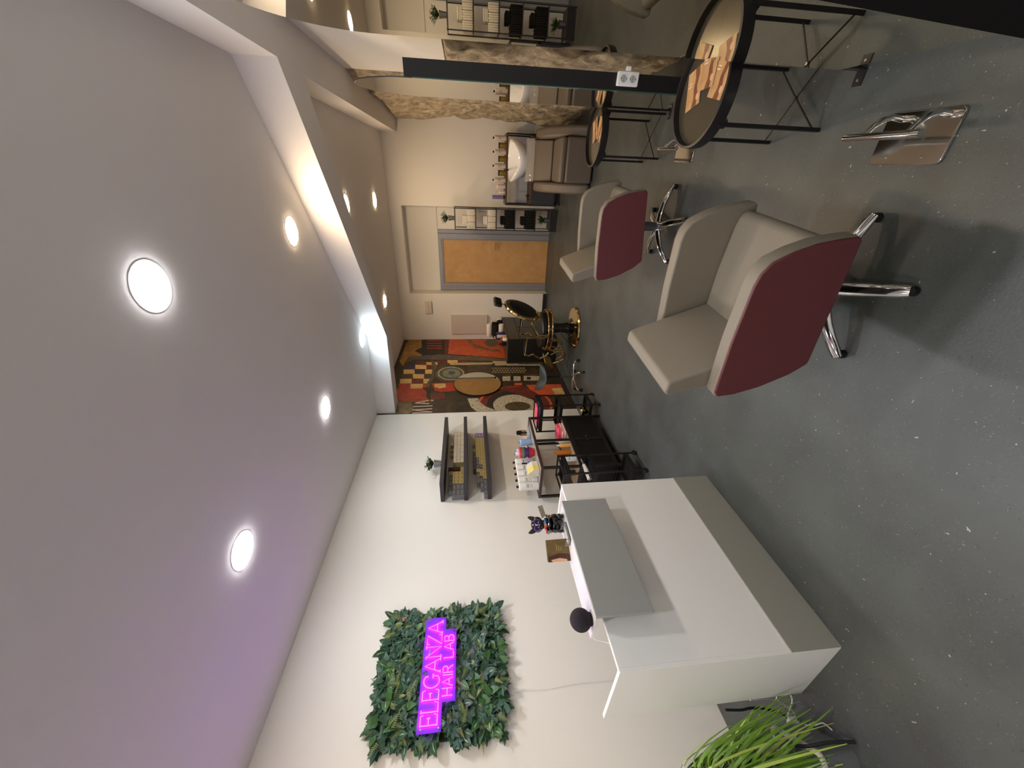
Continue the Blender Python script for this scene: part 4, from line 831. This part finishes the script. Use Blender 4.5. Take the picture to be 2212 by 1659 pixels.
t = thing('storage_box', 'grey storage basket in the middle behind the mesh doors', 'box', (-2.80, 3.27, .0905)); MB().box(-.11, .11, -.06, .06, 0, .2).build('body', mat('grey_packet', (150, 146, 140), .6), t, bevel=.006)

# ============================================================ SALON TROLLEYS
def trolley(hx=.2, hy=.13, h=.80):
    t = thing('salon_trolley', '', 'trolley')
    for sx in (-1, 1):
        for sy in (-1, 1):
            MB().box(sx*hx-.007, sx*hx+.007, sy*hy-.007, sy*hy+.007, .055, h).build('upright', BLACKM, t, smooth=0)
            c = MB(); c.cyl((sx*hx-.009, sy*hy, .026), (sx*hx+.009, sy*hy, .026), .026, n=20); c.cyl((sx*hx, sy*hy, .03), (sx*hx, sy*hy, .06), .008, n=8, mi=1)
            c.build('caster', [RUBBER, BLACKP], t)
    for z in (h, ):
        b = MB(); b.box(-hx, hx, -hy-.007, -hy+.007, z-.014, z); b.box(-hx, hx, hy-.007, hy+.007, z-.014, z); b.box(-hx-.007, -hx+.007, -hy, hy, z-.014, z); b.box(hx-.007, hx+.007, -hy, hy, z-.014, z)
        b.build('top_rail', BLACKM, t, smooth=0)
    for z in (h-.07, .48, .10):
        b = MB(); b.box(-hx, hx, -hy, hy, z-.004, z); b.box(-hx, hx, -hy-.003, -hy, z-.004, z+.035); b.box(-hx, hx, hy, hy+.003, z-.004, z+.035); b.box(-hx-.003, -hx, -hy, hy, z-.004, z+.035); b.box(hx, hx+.003, -hy, hy, z-.004, z+.035)
        b.build('tray', BLACKP, t, smooth=0)
    return t
tr = trolley(hx=.115); tr.location = (-2.462, 2.60, 0); tr.rotation_euler.z = R(2)
tr['label'] = 'black wheeled salon trolley by the desk end, carrying a white dryer'; tr['group'] = 'black wheeled salon trolleys'
tf = trolley(hx=.19, h=.795); tf.location = (-2.67, 3.945, 0); tf.rotation_euler.z = R(2)
tf['label'] = 'black wheeled salon trolley at the far end of the console'; tf['group'] = 'black wheeled salon trolleys'
# things on the trolleys
t = thing('hair_dryer', 'white curling iron with coiled black cord on the near trolley', 'curling iron', (-2.44, 2.62, .5005), R(70))
b = MB(); b.tube([(-.10, 0, .022), (-.02, 0, .03), (.06, 0, .045)], [.022, .024, .017], 16); b.tube([(.06, 0, .045), (.12, 0, .055)], [.012, .009], 12, 1)
b.build('handle', [WHITEP, STEEL], t)
MB().tube([(-.1+.035*math.cos(a*.7), .035*math.sin(a*.7)-.02, .03+.003*math.sin(a*2)) for a in range(0, 24)], .004, 8).build('cord', RUBBER, t)
towel_block(-2.67, 3.93, .7262, .3, .2, .035, BLUEC, 'navy folded towel on the far trolley under the pink one', n=2)
towel_block(-2.67, 3.925, .762, .26, .17, .03, PINK, 'pink folded towel on top of the navy one, far trolley', n=2, rz=R(5))
t = thing('brass_bowl', 'small brass-coloured pot on the bottom tray of the far trolley', 'pot', (-2.62, 3.92, .1005)); MB().lathe([(.04, 0), (.055, .03), (.05, .09), (.052, .1), (.047, .1), (.045, .09), (.001, .03)], 26).build('pot', GOLD, t)
t = thing('wooden_brush_pot', 'tan wooden holder on the far end of the console', 'holder', (-2.80, 3.72, TOPZ)); MB().lathe([(.034, 0), (.036, .1), (.034, .1), (.032, .01), (.001, .01)], 24).build('pot', mat('tan_wood', (168, 118, 62), .5), t)

# ============================================================ BARBER CORNER
t = thing('barber_chair', 'black and gold vintage barber chair on a round gold base', 'barber chair', (-2.02, 5.30, 0), R(168))
MB().lathe([(.31, 0), (.318, .012), (.30, .032), (.2, .052), (.13, .06)], 48).build('base_disc', GOLD, t)
MB().lathe([(.15, .056), (.13, .075), (.085, .11), (.07, .2), (.078, .34), (.09, .36)], 32).build('pedestal', mat('black_enamel', (14, 14, 15), .15, coat=.5), t)
b = MB()
ring = [(.03+.31*math.cos(R(a))*(1.05 if math.cos(R(a)) > 0 else 1), .265*math.sin(R(a))) for a in range(0, 360, 10)]
b.prism([(x*.97, y*.97) for x, y in ring], .40, .455, 'z', 0); b.build('seat_apron', mat('oxblood_enamel', (58, 22, 14), .25, coat=.4), t, smooth=50)
b = MB()
for z in (.398, .458): b.tube([(x, y, z) for x, y in ring], .011, 8, 0, True)
for a in (0, 60, 120, 180, 240, 300): b.tube([(ring[a//10][0], ring[a//10][1], .4), (ring[a//10][0], ring[a//10][1], .456)], .014, 8)
b.build('seat_trim', GOLD, t)
MB().prism([(x*.9, y*.9) for x, y in ring], .455, .555, 'z').build('seat_cushion', BLEATHER, t, bevel=.03, seg=4, smooth=60)
for s in (-1, 1):
    y = s*.285
    b = MB(); b.tube([(.30, y, .78), (.28, y, .785), (.05, y, .78), (-.02, y, .765)], .014, 10); b.build('arm_rail', GOLD, t)
    MB().tube([(.26, y, .80), (.15, y, .803), (.02, y, .798)], .022, 12, flat=.6).build('arm_pad', BLEATHER, t)
    b = MB(); b.tube([(.29, y, .78), (.31, y, .72), (.285, y, .66), (.33, y, .6), (.37, y, .55), (.33, y, .47), (.28, y*.9, .42)], [.012, .013, .016, .014, .016, .014, .012], 10)
    b.tube([(-.02, y, .765), (-.03, y, .66), (.0, y, .55), (-.03, y*.9, .45)], .014, 10)
    b.build('arm_bracket', GOLD, t)
M = Matrix.Translation((-.31, 0, .845)) @ Matrix.Rotation(R(-20), 4, 'Y') @ Matrix.Rotation(R(90), 4, 'Y')
MB().lathe([(.001, -.045), (.17, -.042), (.2, -.03), (.21, 0), (.2, .03), (.16, .045), (.001, .048)], 40, (0, 0, 0), 0, M, 1.18, 1).build('backrest', BLEATHER, t, smooth=60)
rg = MB(); rg.tube([M @ Vector((.212*1.18*math.cos(R(a)), .212*math.sin(R(a)), 0)) for a in range(0, 360, 9)], .026, 10, 0, True)
rg.build('backrest_rim', GOLD, t)
MB().tube([(-.26, .0, .64), (-.2, 0, .58), (-.14, 0, .47)], [.03, .03, .034], 10, flat=1.6).build('back_bracket', GOLD, t)
for s in (-1, 1): MB().tube([(-.22, s*.2, .72), (-.12, s*.24, .66), (-.03, s*.26, .6), (-.04, s*.25, .47)], .014, 8).build('side_bracket', GOLD, t)
b = MB(); b.cyl((-.385, 0, 1.07), (-.43, 0, 1.17), .007, n=10); b.build('headrest_rod', STEEL, t)
MB().cbox((-.44, 0, 1.2), (.06, .2, .12), 0, Matrix.Rotation(R(-18), 4, 'Y')).build('headrest', BLEATHER, t, bevel=.025, seg=4, smooth=60)
b = MB()
for s in (-1, 1):
    b.tube([(.30, s*.12, .42), (.34, s*.14, .3), (.33, s*.14, .16), (.40, s*.14, .115), (.50, s*.13, .12), (.56, s*.12, .2), (.60, s*.11, .28)], .012, 8)
    b.tube([(.24, s*.12, .40), (.30, s*.12, .22), (.36, s*.12, .17), (.46, s*.12, .17), (.52, s*.12, .25)], .009, 8)
for z, x in ((.14, .42), (.2, .54)): b.tube([(x, -.13, z), (x, .13, z)], .009, 8)
b.build('footrest_frame', GOLD, t)
b = MB(); Mf = Matrix.Translation((.64, 0, .34)) @ Matrix.Rotation(R(-38), 4, 'Y')
for i in range(7): b.box(-.008, .008, -.13, .13, -.085+.026*i, -.068+.026*i, 0, Mf)
b.box(-.01, -.004, -.13, -.115, -.09, .1, 0, Mf); b.box(-.01, -.004, .115, .13, -.09, .1, 0, Mf)
b.build('footplate', GOLD, t, smooth=0)
MB().tube([(-.1, .08, .3), (-.02, .28, .24), (.08, .3, .13), (.11, .3, .1)], .006, 8).build('pump_lever', BLACKM, t)

t = thing('saddle_stool', 'dark grey saddle stool on five chrome legs beside the console', 'stool', (-2.57, 4.74, 0), R(15))
MB().cyl((0, 0, .09), (0, 0, .36), .014).build('gas_column', STEEL, t)
MB().cyl((0, 0, .3), (0, 0, .50), .022).build('gas_sleeve', BLACKP, t)
vs = []; fs = []; n1, n2 = 20, 14
for top in (1, 0):
    for i in range(n1+1):
        for j in range(n2+1):
            u = 2*i/n1-1; v = 2*j/n2-1; rr = math.sqrt(max(0, 1-abs(u)**2.6))
            x = u*.19; y = v*.17*rr*(1-.25*max(0, u)); z = .57+.09*max(0, -u)**1.6*1.2-.035*(v*v)+.03*max(0, u)**2
            e = max(0, 1-max(abs(u), abs(v))**4)
            vs.append((x, y, z+(.03 if top else -.045)*e))
for k in range(2):
    o_ = k*(n1+1)*(n2+1)
    for i in range(n1):
        for j in range(n2):
            a = o_+i*(n2+1)+j; fs.append((a, a+1, a+n2+2, a+n2+1))
MB().add(vs, fs).build('saddle_seat', mat('grey_green_leatherette', (46, 54, 54), .4), t, smooth=80)
for k in range(5):
    a = R(72*k+10); c, s = math.cos(a), math.sin(a)
    MB().tube([(0, 0, .1), (.1*c, .1*s, .1), (.2*c, .2*s, .085), (.235*c, .235*s, .06)], [.014, .013, .012, .01], 10).build('leg', CHROME, t)
    q = MB(); q.cyl((.235*c-.012*s, .235*s+.012*c, .025), (.235*c+.012*s, .235*s-.012*c, .025), .025, n=18); q.cyl((.235*c, .235*s, .03), (.235*c, .235*s, .065), .007, n=8)
    q.build('caster', RUBBER, t)

t = thing('barber_cabinet', 'black drawer cabinet in the back corner by the printed wall', 'cabinet', (-2.84, 6.86, 0))
CAB = mat('black_brown_cabinet', (22, 20, 18), .4, var=.15, scale=6)
MB().box(-.235, .235, -.6, .6, .02, .91).build('carcass', CAB, t, smooth=0, bevel=.002)
MB().box(-.24, .245, -.605, .605, .91, .93).build('top', WALNUT, t, smooth=0, bevel=.002)
MB().box(.235, .243, -.59, .59, .70, .895).build('drawer', mat('drawer_front', (58, 52, 42), .4, var=.08), t, smooth=0, bevel=.002)
for i in range(2):
    for s in (-1, 1):
        dr = MB().box(.235, .243, (.01 if s > 0 else -.59), (.59 if s > 0 else -.01), .06+.32*i, .36+.32*i).build('drawer', mat('drawer_front', (58, 52, 42), .4, var=.08), t, smooth=0, bevel=.002)
        MB().box(.243, .25, s*.3-.05, s*.3+.05, .30+.32*i, .306+.32*i).build('handle', CAB, dr, smooth=0)
CT = .9305
def towel_roll(x, y, z, r, L_, m, label, group, rz=0, stand=False):
    t = thing('rolled_towel', label, 'towel', (x, y, z), rz, group)
    b = MB(); Mx = Matrix.Rotation(R(90), 4, 'Y')
    b.lathe([(r*.3, -L_/2+.004), (r*.9, -L_/2), (r, -L_/2+.008), (r, L_/2-.008), (r*.9, L_/2), (r*.3, L_/2-.004)], 24, (0, 0, r), 0, Mx)
    sp = [(L_/2+.001, (r*.12+r*.8*k/40)*math.cos(k*.45), r+(r*.12+r*.8*k/40)*math.sin(k*.45)) for k in range(41)]
    b.tube(sp, .004, 6); b.tube([(-p[0], p[1], p[2]) for p in sp], .004, 6)
    b.build('roll', m, t, smooth=60)
    return t
TR = [(-2.72, 7.345, 0, .052, TOWELW, 'white rolled towel at the wall end of the black cabinet'), (-2.72, 7.215, 0, .06, TOWELB, 'black rolled towel lying low beside the farthest white roll'), (-2.74, 7.08, 0, .055, TOWELB, 'black rolled towel low in the middle of the cabinet pile'),
      (-2.70, 6.955, 0, .05, TOWELW, 'white rolled towel at the near foot of the pile'), (-2.74, 7.16, .113, .058, TOWELB, 'black rolled towel on top of the two lower black rolls'), (-2.74, 7.025, .106, .055, TOWELB, 'black rolled towel, second of the upper layer'), (-2.74, 7.09, .222, .055, TOWELW, 'white rolled towel crowning the pile')]
for x, y, z, r, m, l in TR: towel_roll(x, y, CT+z, r, .26, m, l, 'rolled towels on the black cabinet', 0)
for i, (x, y, r, h, c, cc, l) in enumerate([(-2.70, 6.80, .03, .15, (34, 60, 150), (26, 26, 40), 'blue bottle next to the towels on the cabinet'), (-2.74, 6.72, .028, .17, (232, 230, 226), (240, 240, 240), 'white bottle beside the blue one on the cabinet'), (-2.66, 6.66, .03, .13, (34, 22, 66), (20, 16, 26), 'dark violet bottle at the middle of the cabinet'),
      (-2.70, 6.58, .032, .18, (44, 30, 90), (228, 150, 130), 'violet bottle with a pinkish cap on the cabinet'), (-2.64, 6.50, .032, .17, (196, 200, 206), (36, 26, 34), 'silver white bottle with a black cap on the cabinet'), (-2.63, 6.44, .03, .07, (206, 150, 106), (206, 150, 106), 'tan round jar at the front of the cabinet'), (-2.64, 6.35, .03, .075, (232, 226, 216), (190, 120, 110), 'white round jar near the cabinet corner'), (-2.74, 6.38, .034, .1, (18, 18, 20), (16, 16, 18), 'black bottle at the near corner of the cabinet')]):
    q = bottle(r, h, r*.55, .035, mat('barber_bottle_%d' % i, c, .3, var=.03), mat('barber_cap_%d' % i, cc, .4, var=.03)); q.location = (x, y, CT); q['label'] = l
# round mirror on the printed wall
t = thing('round_wall_mirror', 'round mirror with thin dark rim hanging on the printed wall', 'mirror', (XL, 5.515, 1.492))
MX = Matrix.Rotation(R(90), 4, 'Y')
n = 64
MB().lathe([(.395, .0), (.4, .004), (.4, .022), (.392, .022)], n, (.002, 0, 0), 0, MX).build('rim', BLACKM, t)
MB().lathe([(.391, .022), (.391, .0245)], n, (.002, 0, 0), 0, MX).build('mirror_glass', MIRROR, t, smooth=30)
t = thing('wall_heater', 'flat pale rectangular heating panel on the back wall', 'heater panel', (-2.757, YB, 1.6))
MB().box(-.2, .2, -.05, -.001, -.375, .375).build('panel', mat('heater_enamel', (206, 194, 184), .5, var=.01), t, smooth=0, bevel=.004)
t = thing('emergency_light', 'small white wall box with a slot, high beside the door recess', 'wall box', (-2.397, YB, 2.415))
MB().box(-.13, .13, -.04, -.001, -.068, .068).build('housing', mat('box_enamel', (214, 204, 192), .5, var=.01), t, bevel=.012, seg=3)
b = MB(); b.box(-.12, .12, -.0415, -.04, -.006, .0, 0); b.box(-.02, .03, -.0415, -.04, -.03, -.024, 0); b.build('slot', mat('slot_grey', (150, 140, 128), .5), t, smooth=0)

# ============================================================ TOWEL RACK BY THE DOOR
t = thing('towel_rack', 'narrow black metal rack of folded towels beside the door', 'rack', (-.70, 7.28, 0))
hx, hy = .168, .155; zs = (.13, .40, .765, 1.095, 1.455, 1.82)
for sx in (-1, 1):
    for sy in (-1, 1): MB().box(sx*hx-.007, sx*hx+.007, sy*hy-.007, sy*hy+.007, 0, 1.825).build('upright', BLACKM, t, smooth=0)
for z in zs:
    MB().box(-hx, hx, -hy, hy, z-.012, z).build('shelf', mat('rack_shelf', (52, 50, 50), .5), t, smooth=0)
b = MB(); b.box(-hx, hx, -hy-.004, -hy+.004, .02, .13); b.build('base_panel', BLACKM, t, smooth=0)
def folded(m, x, y, z, label, group, w=.1, h=.12, d=.22, flat=False):
    t = thing('folded_towel', label, 'towel', (x, y, z), 0, group)
    b = MB()
    if not flat:
        for i in range(4): b.box(-w/2+w*i/4+.001, -w/2+w*(i+1)/4-.001, -d/2, d/2, 0, h*(1-.03*(i % 2)))
    else:
        for i in range(3): b.box(-w/2, w/2, -d/2, d/2, h*i/3+.001, h*(i+1)/3)
    b.build('folds', m, t, bevel=.011, seg=3, smooth=60)
    return t
k = 0
for zi, m, cn in ((4, TOWELW, 'white'), (3, TOWELW, 'white'), (2, TOWELB, 'black'), (1, TOWELB, 'black')):
    z = zs[zi]; nm = {4: 'uppermost rack shelf', 3: 'second rack shelf from the top', 2: 'third rack shelf from the top', 1: 'fourth rack shelf from the top'}[zi]
    h_ = .15 if zi > 2 else .17
    for i, dx in enumerate((-.105, 0, .105)):
        folded(m, -.70+dx, 7.27, z+.0005, '%s folded towel standing %s on the %s' % (cn, ('door side', 'in the middle', 'wash unit side')[i], nm), 'folded towels on the '+nm, .1, h_)
    folded(m, -.72, 7.27, z+h_+.001, '%s folded towel lying on top on the %s' % (cn, nm), 'folded towels on the '+nm, .14, .07, .2, True)
small_plant(-.70, 7.25, 1.8205, 'small green plant in a zinc pot on top of the towel rack', .045, .1, .14)
small_plant(-.70, 7.24, .1305, 'small green plant in a zinc pot at the bottom of the towel rack', .05, .085, .13)

# ============================================================ PRODUCT SHELF AND WASH UNIT
t = thing('product_shelf', 'dark metal shelf with a row of hair products behind the wash unit', 'shelf unit', (.06, 7.2, 0))
hx, hy = .505, .18
for sx in (-1, 1):
    for sy in (-1, 1): MB().box(sx*hx-.01, sx*hx+.01, sy*hy-.01, sy*hy+.01, .06, .94).build('upright', BLACKM, t, smooth=0)
MB().box(-hx-.01, hx+.01, -hy-.01, hy+.01, .925, .95).build('top_board', WALNUT, t, smooth=0)
MB().box(-hx-.01, hx+.01, -hy-.01, hy+.01, .50, .535).build('lower_board', WALNUT, t, smooth=0)
MB().box(-hx, hx, -hy, hy, .10, .12).build('bottom_board', BLACKM, t, smooth=0)
b = MB(); b.box(-hx, -.12, -hy-.006, -hy, .12, .5); b.build('door', mat('blue_grey_front', (50, 52, 58), .4, var=.15), t, smooth=0)
for sx in (-1, 1):
    for sy in (-1, 1):
        q = MB(); q.cyl((sx*(hx-.02)-.012, sy*(hy-.02), .032), (sx*(hx-.02)+.012, sy*(hy-.02), .032), .032, n=18); q.cyl((sx*(hx-.02), sy*(hy-.02), .03), (sx*(hx-.02), sy*(hy-.02), .1), .009, n=8); q.build('caster', RUBBER, t)
PZ0 = .9505
wb2 = bottle(.037, .19, .014, .024, mat('cream_bottle', (222, 208, 192), .4, var=.01), BLACKP, prints=3)
gj = thing('gold_jar', '', 'jar'); MB().lathe([(.043, 0), (.044, .004), (.044, .1), (.043, .104)], 28).build('body', mat('olive_gold_jar', (142, 118, 52), .35, .3, var=.1), gj); MB().lathe([(.0445, .104), (.0445, .118), (.042, .12)], 28).build('lid', BLACKP, gj)
names = ['at the far right end of the product shelf', 'second white one from the right on the product shelf', 'in the middle of the product shelf', 'left of all gold jars on the product shelf']
for i, x in enumerate((.505, .315, .12, -.085)):
    o = wb2 if i == 0 else dup(wb2)
    o.location = (x, 7.12, PZ0); o.rotation_euler.z = R(-90); o['label'] = 'white bottle with black cap '+names[i]; o['group'] = 'white bottles on the product shelf'
for i, x in enumerate((.405, .22, .02)):
    o = gj if i == 0 else dup(gj)
    o.location = (x, 7.12, PZ0); o['label'] = 'olive gold jar with black lid, '+('rightmost of three', 'middle of three', 'leftmost of three')[i]+' on the product shelf'; o['group'] = 'gold jars on the product shelf'
q = bottle(.034, .14, .02, .012, mat('pink_white_tub', (228, 208, 200), .4), mat('pink_white_tub', (228, 208, 200), .4)); q.location = (-.18, 7.12, PZ0); q['label'] = 'pinkish white bottle left of the white bottles on the product shelf'
q = bottle(.03, .11, .012, .04, mat('clear_bottle', (214, 204, 190), .2), mat('clear_bottle', (214, 204, 190), .2)); q.location = (-.27, 7.13, PZ0); q['label'] = 'pale translucent bottle beside the lilac tube'
q = thing('lilac_tube', 'lilac tube standing on its black cap at the left of the product shelf', 'tube', (-.34, 7.1, PZ0)); MB().lathe([(.026, 0), (.027, .03)], 24).build('cap', BLACKP, q)
b = MB(); b.lathe([(.027, .03), (.029, .05), (.03, .215)], 24, sy=.8); b.build('body', mat('lilac_tube', (122, 108, 158), .4), q)
q = thing('hand_shower', 'small dark shower head lying on the lower board left of the basin', 'shower head', (-.33, 7.06, .5355), R(30)); b = MB(); b.tube([(-.05, 0, .022), (0, 0, .035), (.04, 0, .036)], [.01, .014, .03], 12); b.build('head', BLACKP, q)

t = thing('wash_unit', 'brown leatherette hair washing chair with a white basin', 'wash unit', (.18, 5.9, 0))
WX = .245
MB().box(-WX, WX, -.50, .32, .05, .36).build('base', GREYB, t, bevel=.02, seg=3)
MB().box(-WX-.005, WX+.005, -.60, -.50, .02, .37).build('front_panel', GREYB, t, bevel=.03, seg=4)
MB().box(-WX-.003, WX+.003, -.595, -.10, .365, .44).build('seat', GREYB, t, bevel=.03, seg=4)
bk = [(-.14, .42), (.10, .44), (.20, .70), (.235, .745), (.30, .745), (.31, .70), (.3, .36), (-.05, .36)]
MB().prism([(a, c) for a, c in [(.0, .40), (-.10, .44), (.10, .70), (.16, .745), (.26, .745), (.28, .70), (.28, .36)]], -WX, WX, 'x').build('backrest', GREYB, t, bevel=.02, seg=3)
arm = [(-.56, .03), (-.50, .0), (-.1, .0), (.22, .1), (.30, .5), (.28, .60), (.22, .63), (.05, .62), (-.2, .54), (-.42, .36), (-.54, .16)]
for s in (-1, 1):
    b = MB(); b.prism(arm, s*(WX+.006), s*(WX+.135), 'x'); b.build('armrest', GREYB, t, bevel=.035, seg=5, smooth=60)
# plastic cover
b = MB(); vs = []; fs = []
random.seed(3)
for i in range(30):
    for j, (y, z) in enumerate(((.29, .73), (.27, .755), (.16, .757), (.11, .735), (.075, .68), (.06, .655))):
        vs.append((-WX-.012+(2*WX+.024)*i/29, y+random.uniform(-.004, .004)-.012, z+random.uniform(-.006, .006)+.01))
for i in range(29):
    for j in range(5): a = i*6+j; fs.append((a, a+1, a+7, a+6))
b.add(vs, fs).build('plastic_cover', mat('clear_plastic_film', (235, 238, 240), .08, var=0, alpha=.22, coat=1), t, smooth=60)
# basin: a shell with a neck dip towards the chair
vs = []; fs = []; n = 48
def rimz(a):
    f = math.cos(a+PI/2)            # 1 at the front (-y)
    return .955-.105*max(0, f)**3-.0
rings = [(.245, .27, 0), (.262, .285, -.012), (.25, .27, -.06), (.19, .21, -.17), (.12, .13, -.235), (.001, .001, -.245)]
for k_, (rx, ry, dz_) in enumerate([(.1, .12, -.27), (.2, .22, -.21), (.268, .29, -.07), (.275, .297, -.008), (.262, .285, .004), (.245, .268, -.01), (.2, .22, -.14), (.12, .13, -.2), (.001, .001, -.21)]):
    for j in range(n):
        a = 2*PI*j/n; kz = max(0, 1-abs(dz_)*2)
        vs.append((rx*math.cos(a), .45+ry*math.sin(a), .955+dz_-(.955-rimz(a))*kz))
for i in range(8):
    for j in range(n): fs.append((i*n+j, i*n+(j+1) % n, (i+1)*n+(j+1) % n, (i+1)*n+j))
bs_ = MB().add(vs, fs).build('basin', PORC, t, smooth=80)
MB().box(-.1, .1, .35, .55, .0, .72).build('basin_pedestal', mat('dark_pedestal', (60, 55, 50), .5), t, bevel=.01)
b = MB(); b.tube([(-.12, .70, .93), (-.12, .70, 1.0), (-.12, .60, 1.02)], .012, 10); b.build('tap', BLACKP, t)

# ============================================================ LOWER LEFT CORNER: SPIDER PLANT, CABLES
PLX, PLY = -2.335, .44; PR = R(-37)
t = thing('planter', 'white rimmed square planter on the floor at the bottom left corner', 'planter', (PLX, PLY, 0), PR)
b = MB(); b.prism(rrect(-.15, .15, -.15, .15, .03, 6), 0, .15, 'z'); b.build('body', mat('planter_grey', (112, 115, 117), .5), t, smooth=30)
n = 28; o1 = rrect(-.156, .156, -.156, .156, .034, 6); o2_ = rrect(-.136, .136, -.136, .136, .02, 6); n = len(o1)
vs = [(a, c, .15) for a, c in o1]+[(a, c, .162) for a, c in o1]+[(a, c, .162) for a, c in o2_]+[(a, c, .15) for a, c in o2_]
fs = [(i*n+j, i*n+(j+1) % n, ((i+1) % 4)*n+(j+1) % n, ((i+1) % 4)*n+j) for i in range(4) for j in range(n)]
MB().add(vs, fs).build('rim', mat('ivory_rim', (220, 218, 204), .4), t, smooth=30)
t = thing('spider_plant', 'large green spider plant spilling long arching leaves by the desk', 'plant', (-2.52, .43, .151))
random.seed(21)
b = MB()
for i in range(520):
    a = random.uniform(0, 2*PI); L_ = random.uniform(.16, .5); H_ = random.uniform(.06, .26)*(.5+L_); w_ = random.uniform(.004, .0085)
    c, s = math.cos(a), math.sin(a); sd = Vector((-s, c, 0)); r0 = random.uniform(0, .035)
    if s > 0: L_ = min(L_, (.265-r0)/max(s, .01))
    drop = random.uniform(.0, .16); bend = random.uniform(-.35, .35)
    pts = []
    for k in range(11):
        u = k/10; rr = r0+L_*u**.9
        z = H_*math.sin(PI*min(1, u**.75*.98))*1.9+.12*u-drop*u**2.2*1.6
        side = bend*L_*u*u*.5
        x, y = c*rr-s*side, s*rr+c*side
        y = min(y, .262)
        if abs(x) < .1 and abs(y) < .1: z = max(z, .004)
        pts.append(Vector((x, y, max(z, -.13))))
    vs = []
    for k, p in enumerate(pts):
        ww = w_*(math.sin(PI*min(.985, .1+.9*k/10))**.55)
        vs += [p-sd*ww+Vector((0, 0, ww*.5)), p, p+sd*ww+Vector((0, 0, ww*.5))]
    fs = []
    for k in range(10): fs += [(3*k, 3*k+1, 3*k+4, 3*k+3), (3*k+1, 3*k+2, 3*k+5, 3*k+4)]
    b.add(vs, fs, 1 if random.random() < .2 else 0)
for (ex, ey, ez) in ((-.25, .12, .5), (-.05, .22, .42), (.05, .2, .36), (.14, .12, .43), (-.1, .16, .33), (.2, .02, .5)):
    p1 = Vector((ex, ey, ez)); pts = [Vector((0, 0, 0)).lerp(p1, k/8)+Vector((0, 0, .1*math.sin(PI*k/8))) for k in range(9)]
    vs = []
    for k, p in enumerate(pts):
        ww = .006*(1-k/8.2); vs += [p+Vector((0, -ww, 0)), p+Vector((0, ww, 0))]
    b.add(vs, [(2*k, 2*k+1, 2*k+3, 2*k+2) for k in range(8)], 0)
b.build('foliage', [SPIDER, SPIDER2], t, smooth=40)
def cable(name_, pts, r, m, label):
    # smooth path through the points
    P = [Vector(p) for p in pts]; out = []
    for i in range(len(P)-1):
        p0, p1, p2, p3 = P[max(i-1, 0)], P[i], P[i+1], P[min(i+2, len(P)-1)]
        for k in range(6):
            u = k/6; out.append(.5*((2*p1)+(p2-p0)*u+(2*p0-5*p1+4*p2-p3)*u*u+(3*p1-p0-3*p2+p3)*u**3))
    out.append(P[-1])
    return tag(MB().tube(out, r, 8).build(name_, m), label, 'cable')
cable('power_cable', [(-2.24, .69, .42), (-2.25, .685, .34), (-2.26, .69, .27), (-2.33, .70, .16), (-2.38, .68, .05), (-2.42, .62, .012), (-2.40, .60, .012)], .006, RUBBER, 'thick black cable hanging from the back of the desk to the floor')
cable('white_cable', [(-2.26, .72, .26), (-2.34, .74, .12), (-2.42, .76, .02), (-2.33, .80, .012), (-2.30, .72, .012), (-2.41, .69, .012), (-2.48, .66, .012)], .003, WHITEP, 'thin white cable looping on the floor behind the desk end')
cable('white_cable', [(-2.235, .70, .14), (-2.30, .67, .05), (-2.36, .64, .012), (-2.27, .60, .008), (-2.20, .585, .008), (-2.17, .55, .008)], .003, WHITEP, 'thin white cable curling forward on the open floor')
t = thing('power_adaptor', 'white power adaptors clustered on the floor beside the planter', 'adaptor', (-2.45, .63, 0), R(20))
b = MB(); b.box(-.05, .05, -.02, .02, 0, .035); b.build('block', WHITEP, t, bevel=.005)
MB().box(.055, .085, -.018, .018, 0, .045).build('plug', WHITEP, t, bevel=.005)
cable('strap_cable', [(-2.44, .60, .03), (-2.36, .585, .12), (-2.27, .55, .175), (-2.17, .51, .172), (-2.12, .50, .10), (-2.08, .48, .01)], .007, RUBBER, 'thick black cord lying across the planter rim')
tag(MB().box(XL+.001, XL+.007, 2.08, 2.86, .56, .59).build('wall_conduit', BLACKP, smooth=0), 'thin black strip on the wall between console and desk', 'cable conduit')
t = thing('black_shape_panel', 'plain black panel for an unidentified black shape, near end of the closest mirror, right edge', 'board', (.325, .96, 0))  # stand-in panel, what the black shape really is stays unknown
MB().prism([(-.35, 0), (.11, 0), (.065, .318), (-.007, .83), (-.08, 1.35), (-.35, 1.35)], -.005, .005, 'x').build('board', mat('matt_black_panel', (7, 7, 8), .95, spec=.1), t, smooth=0)
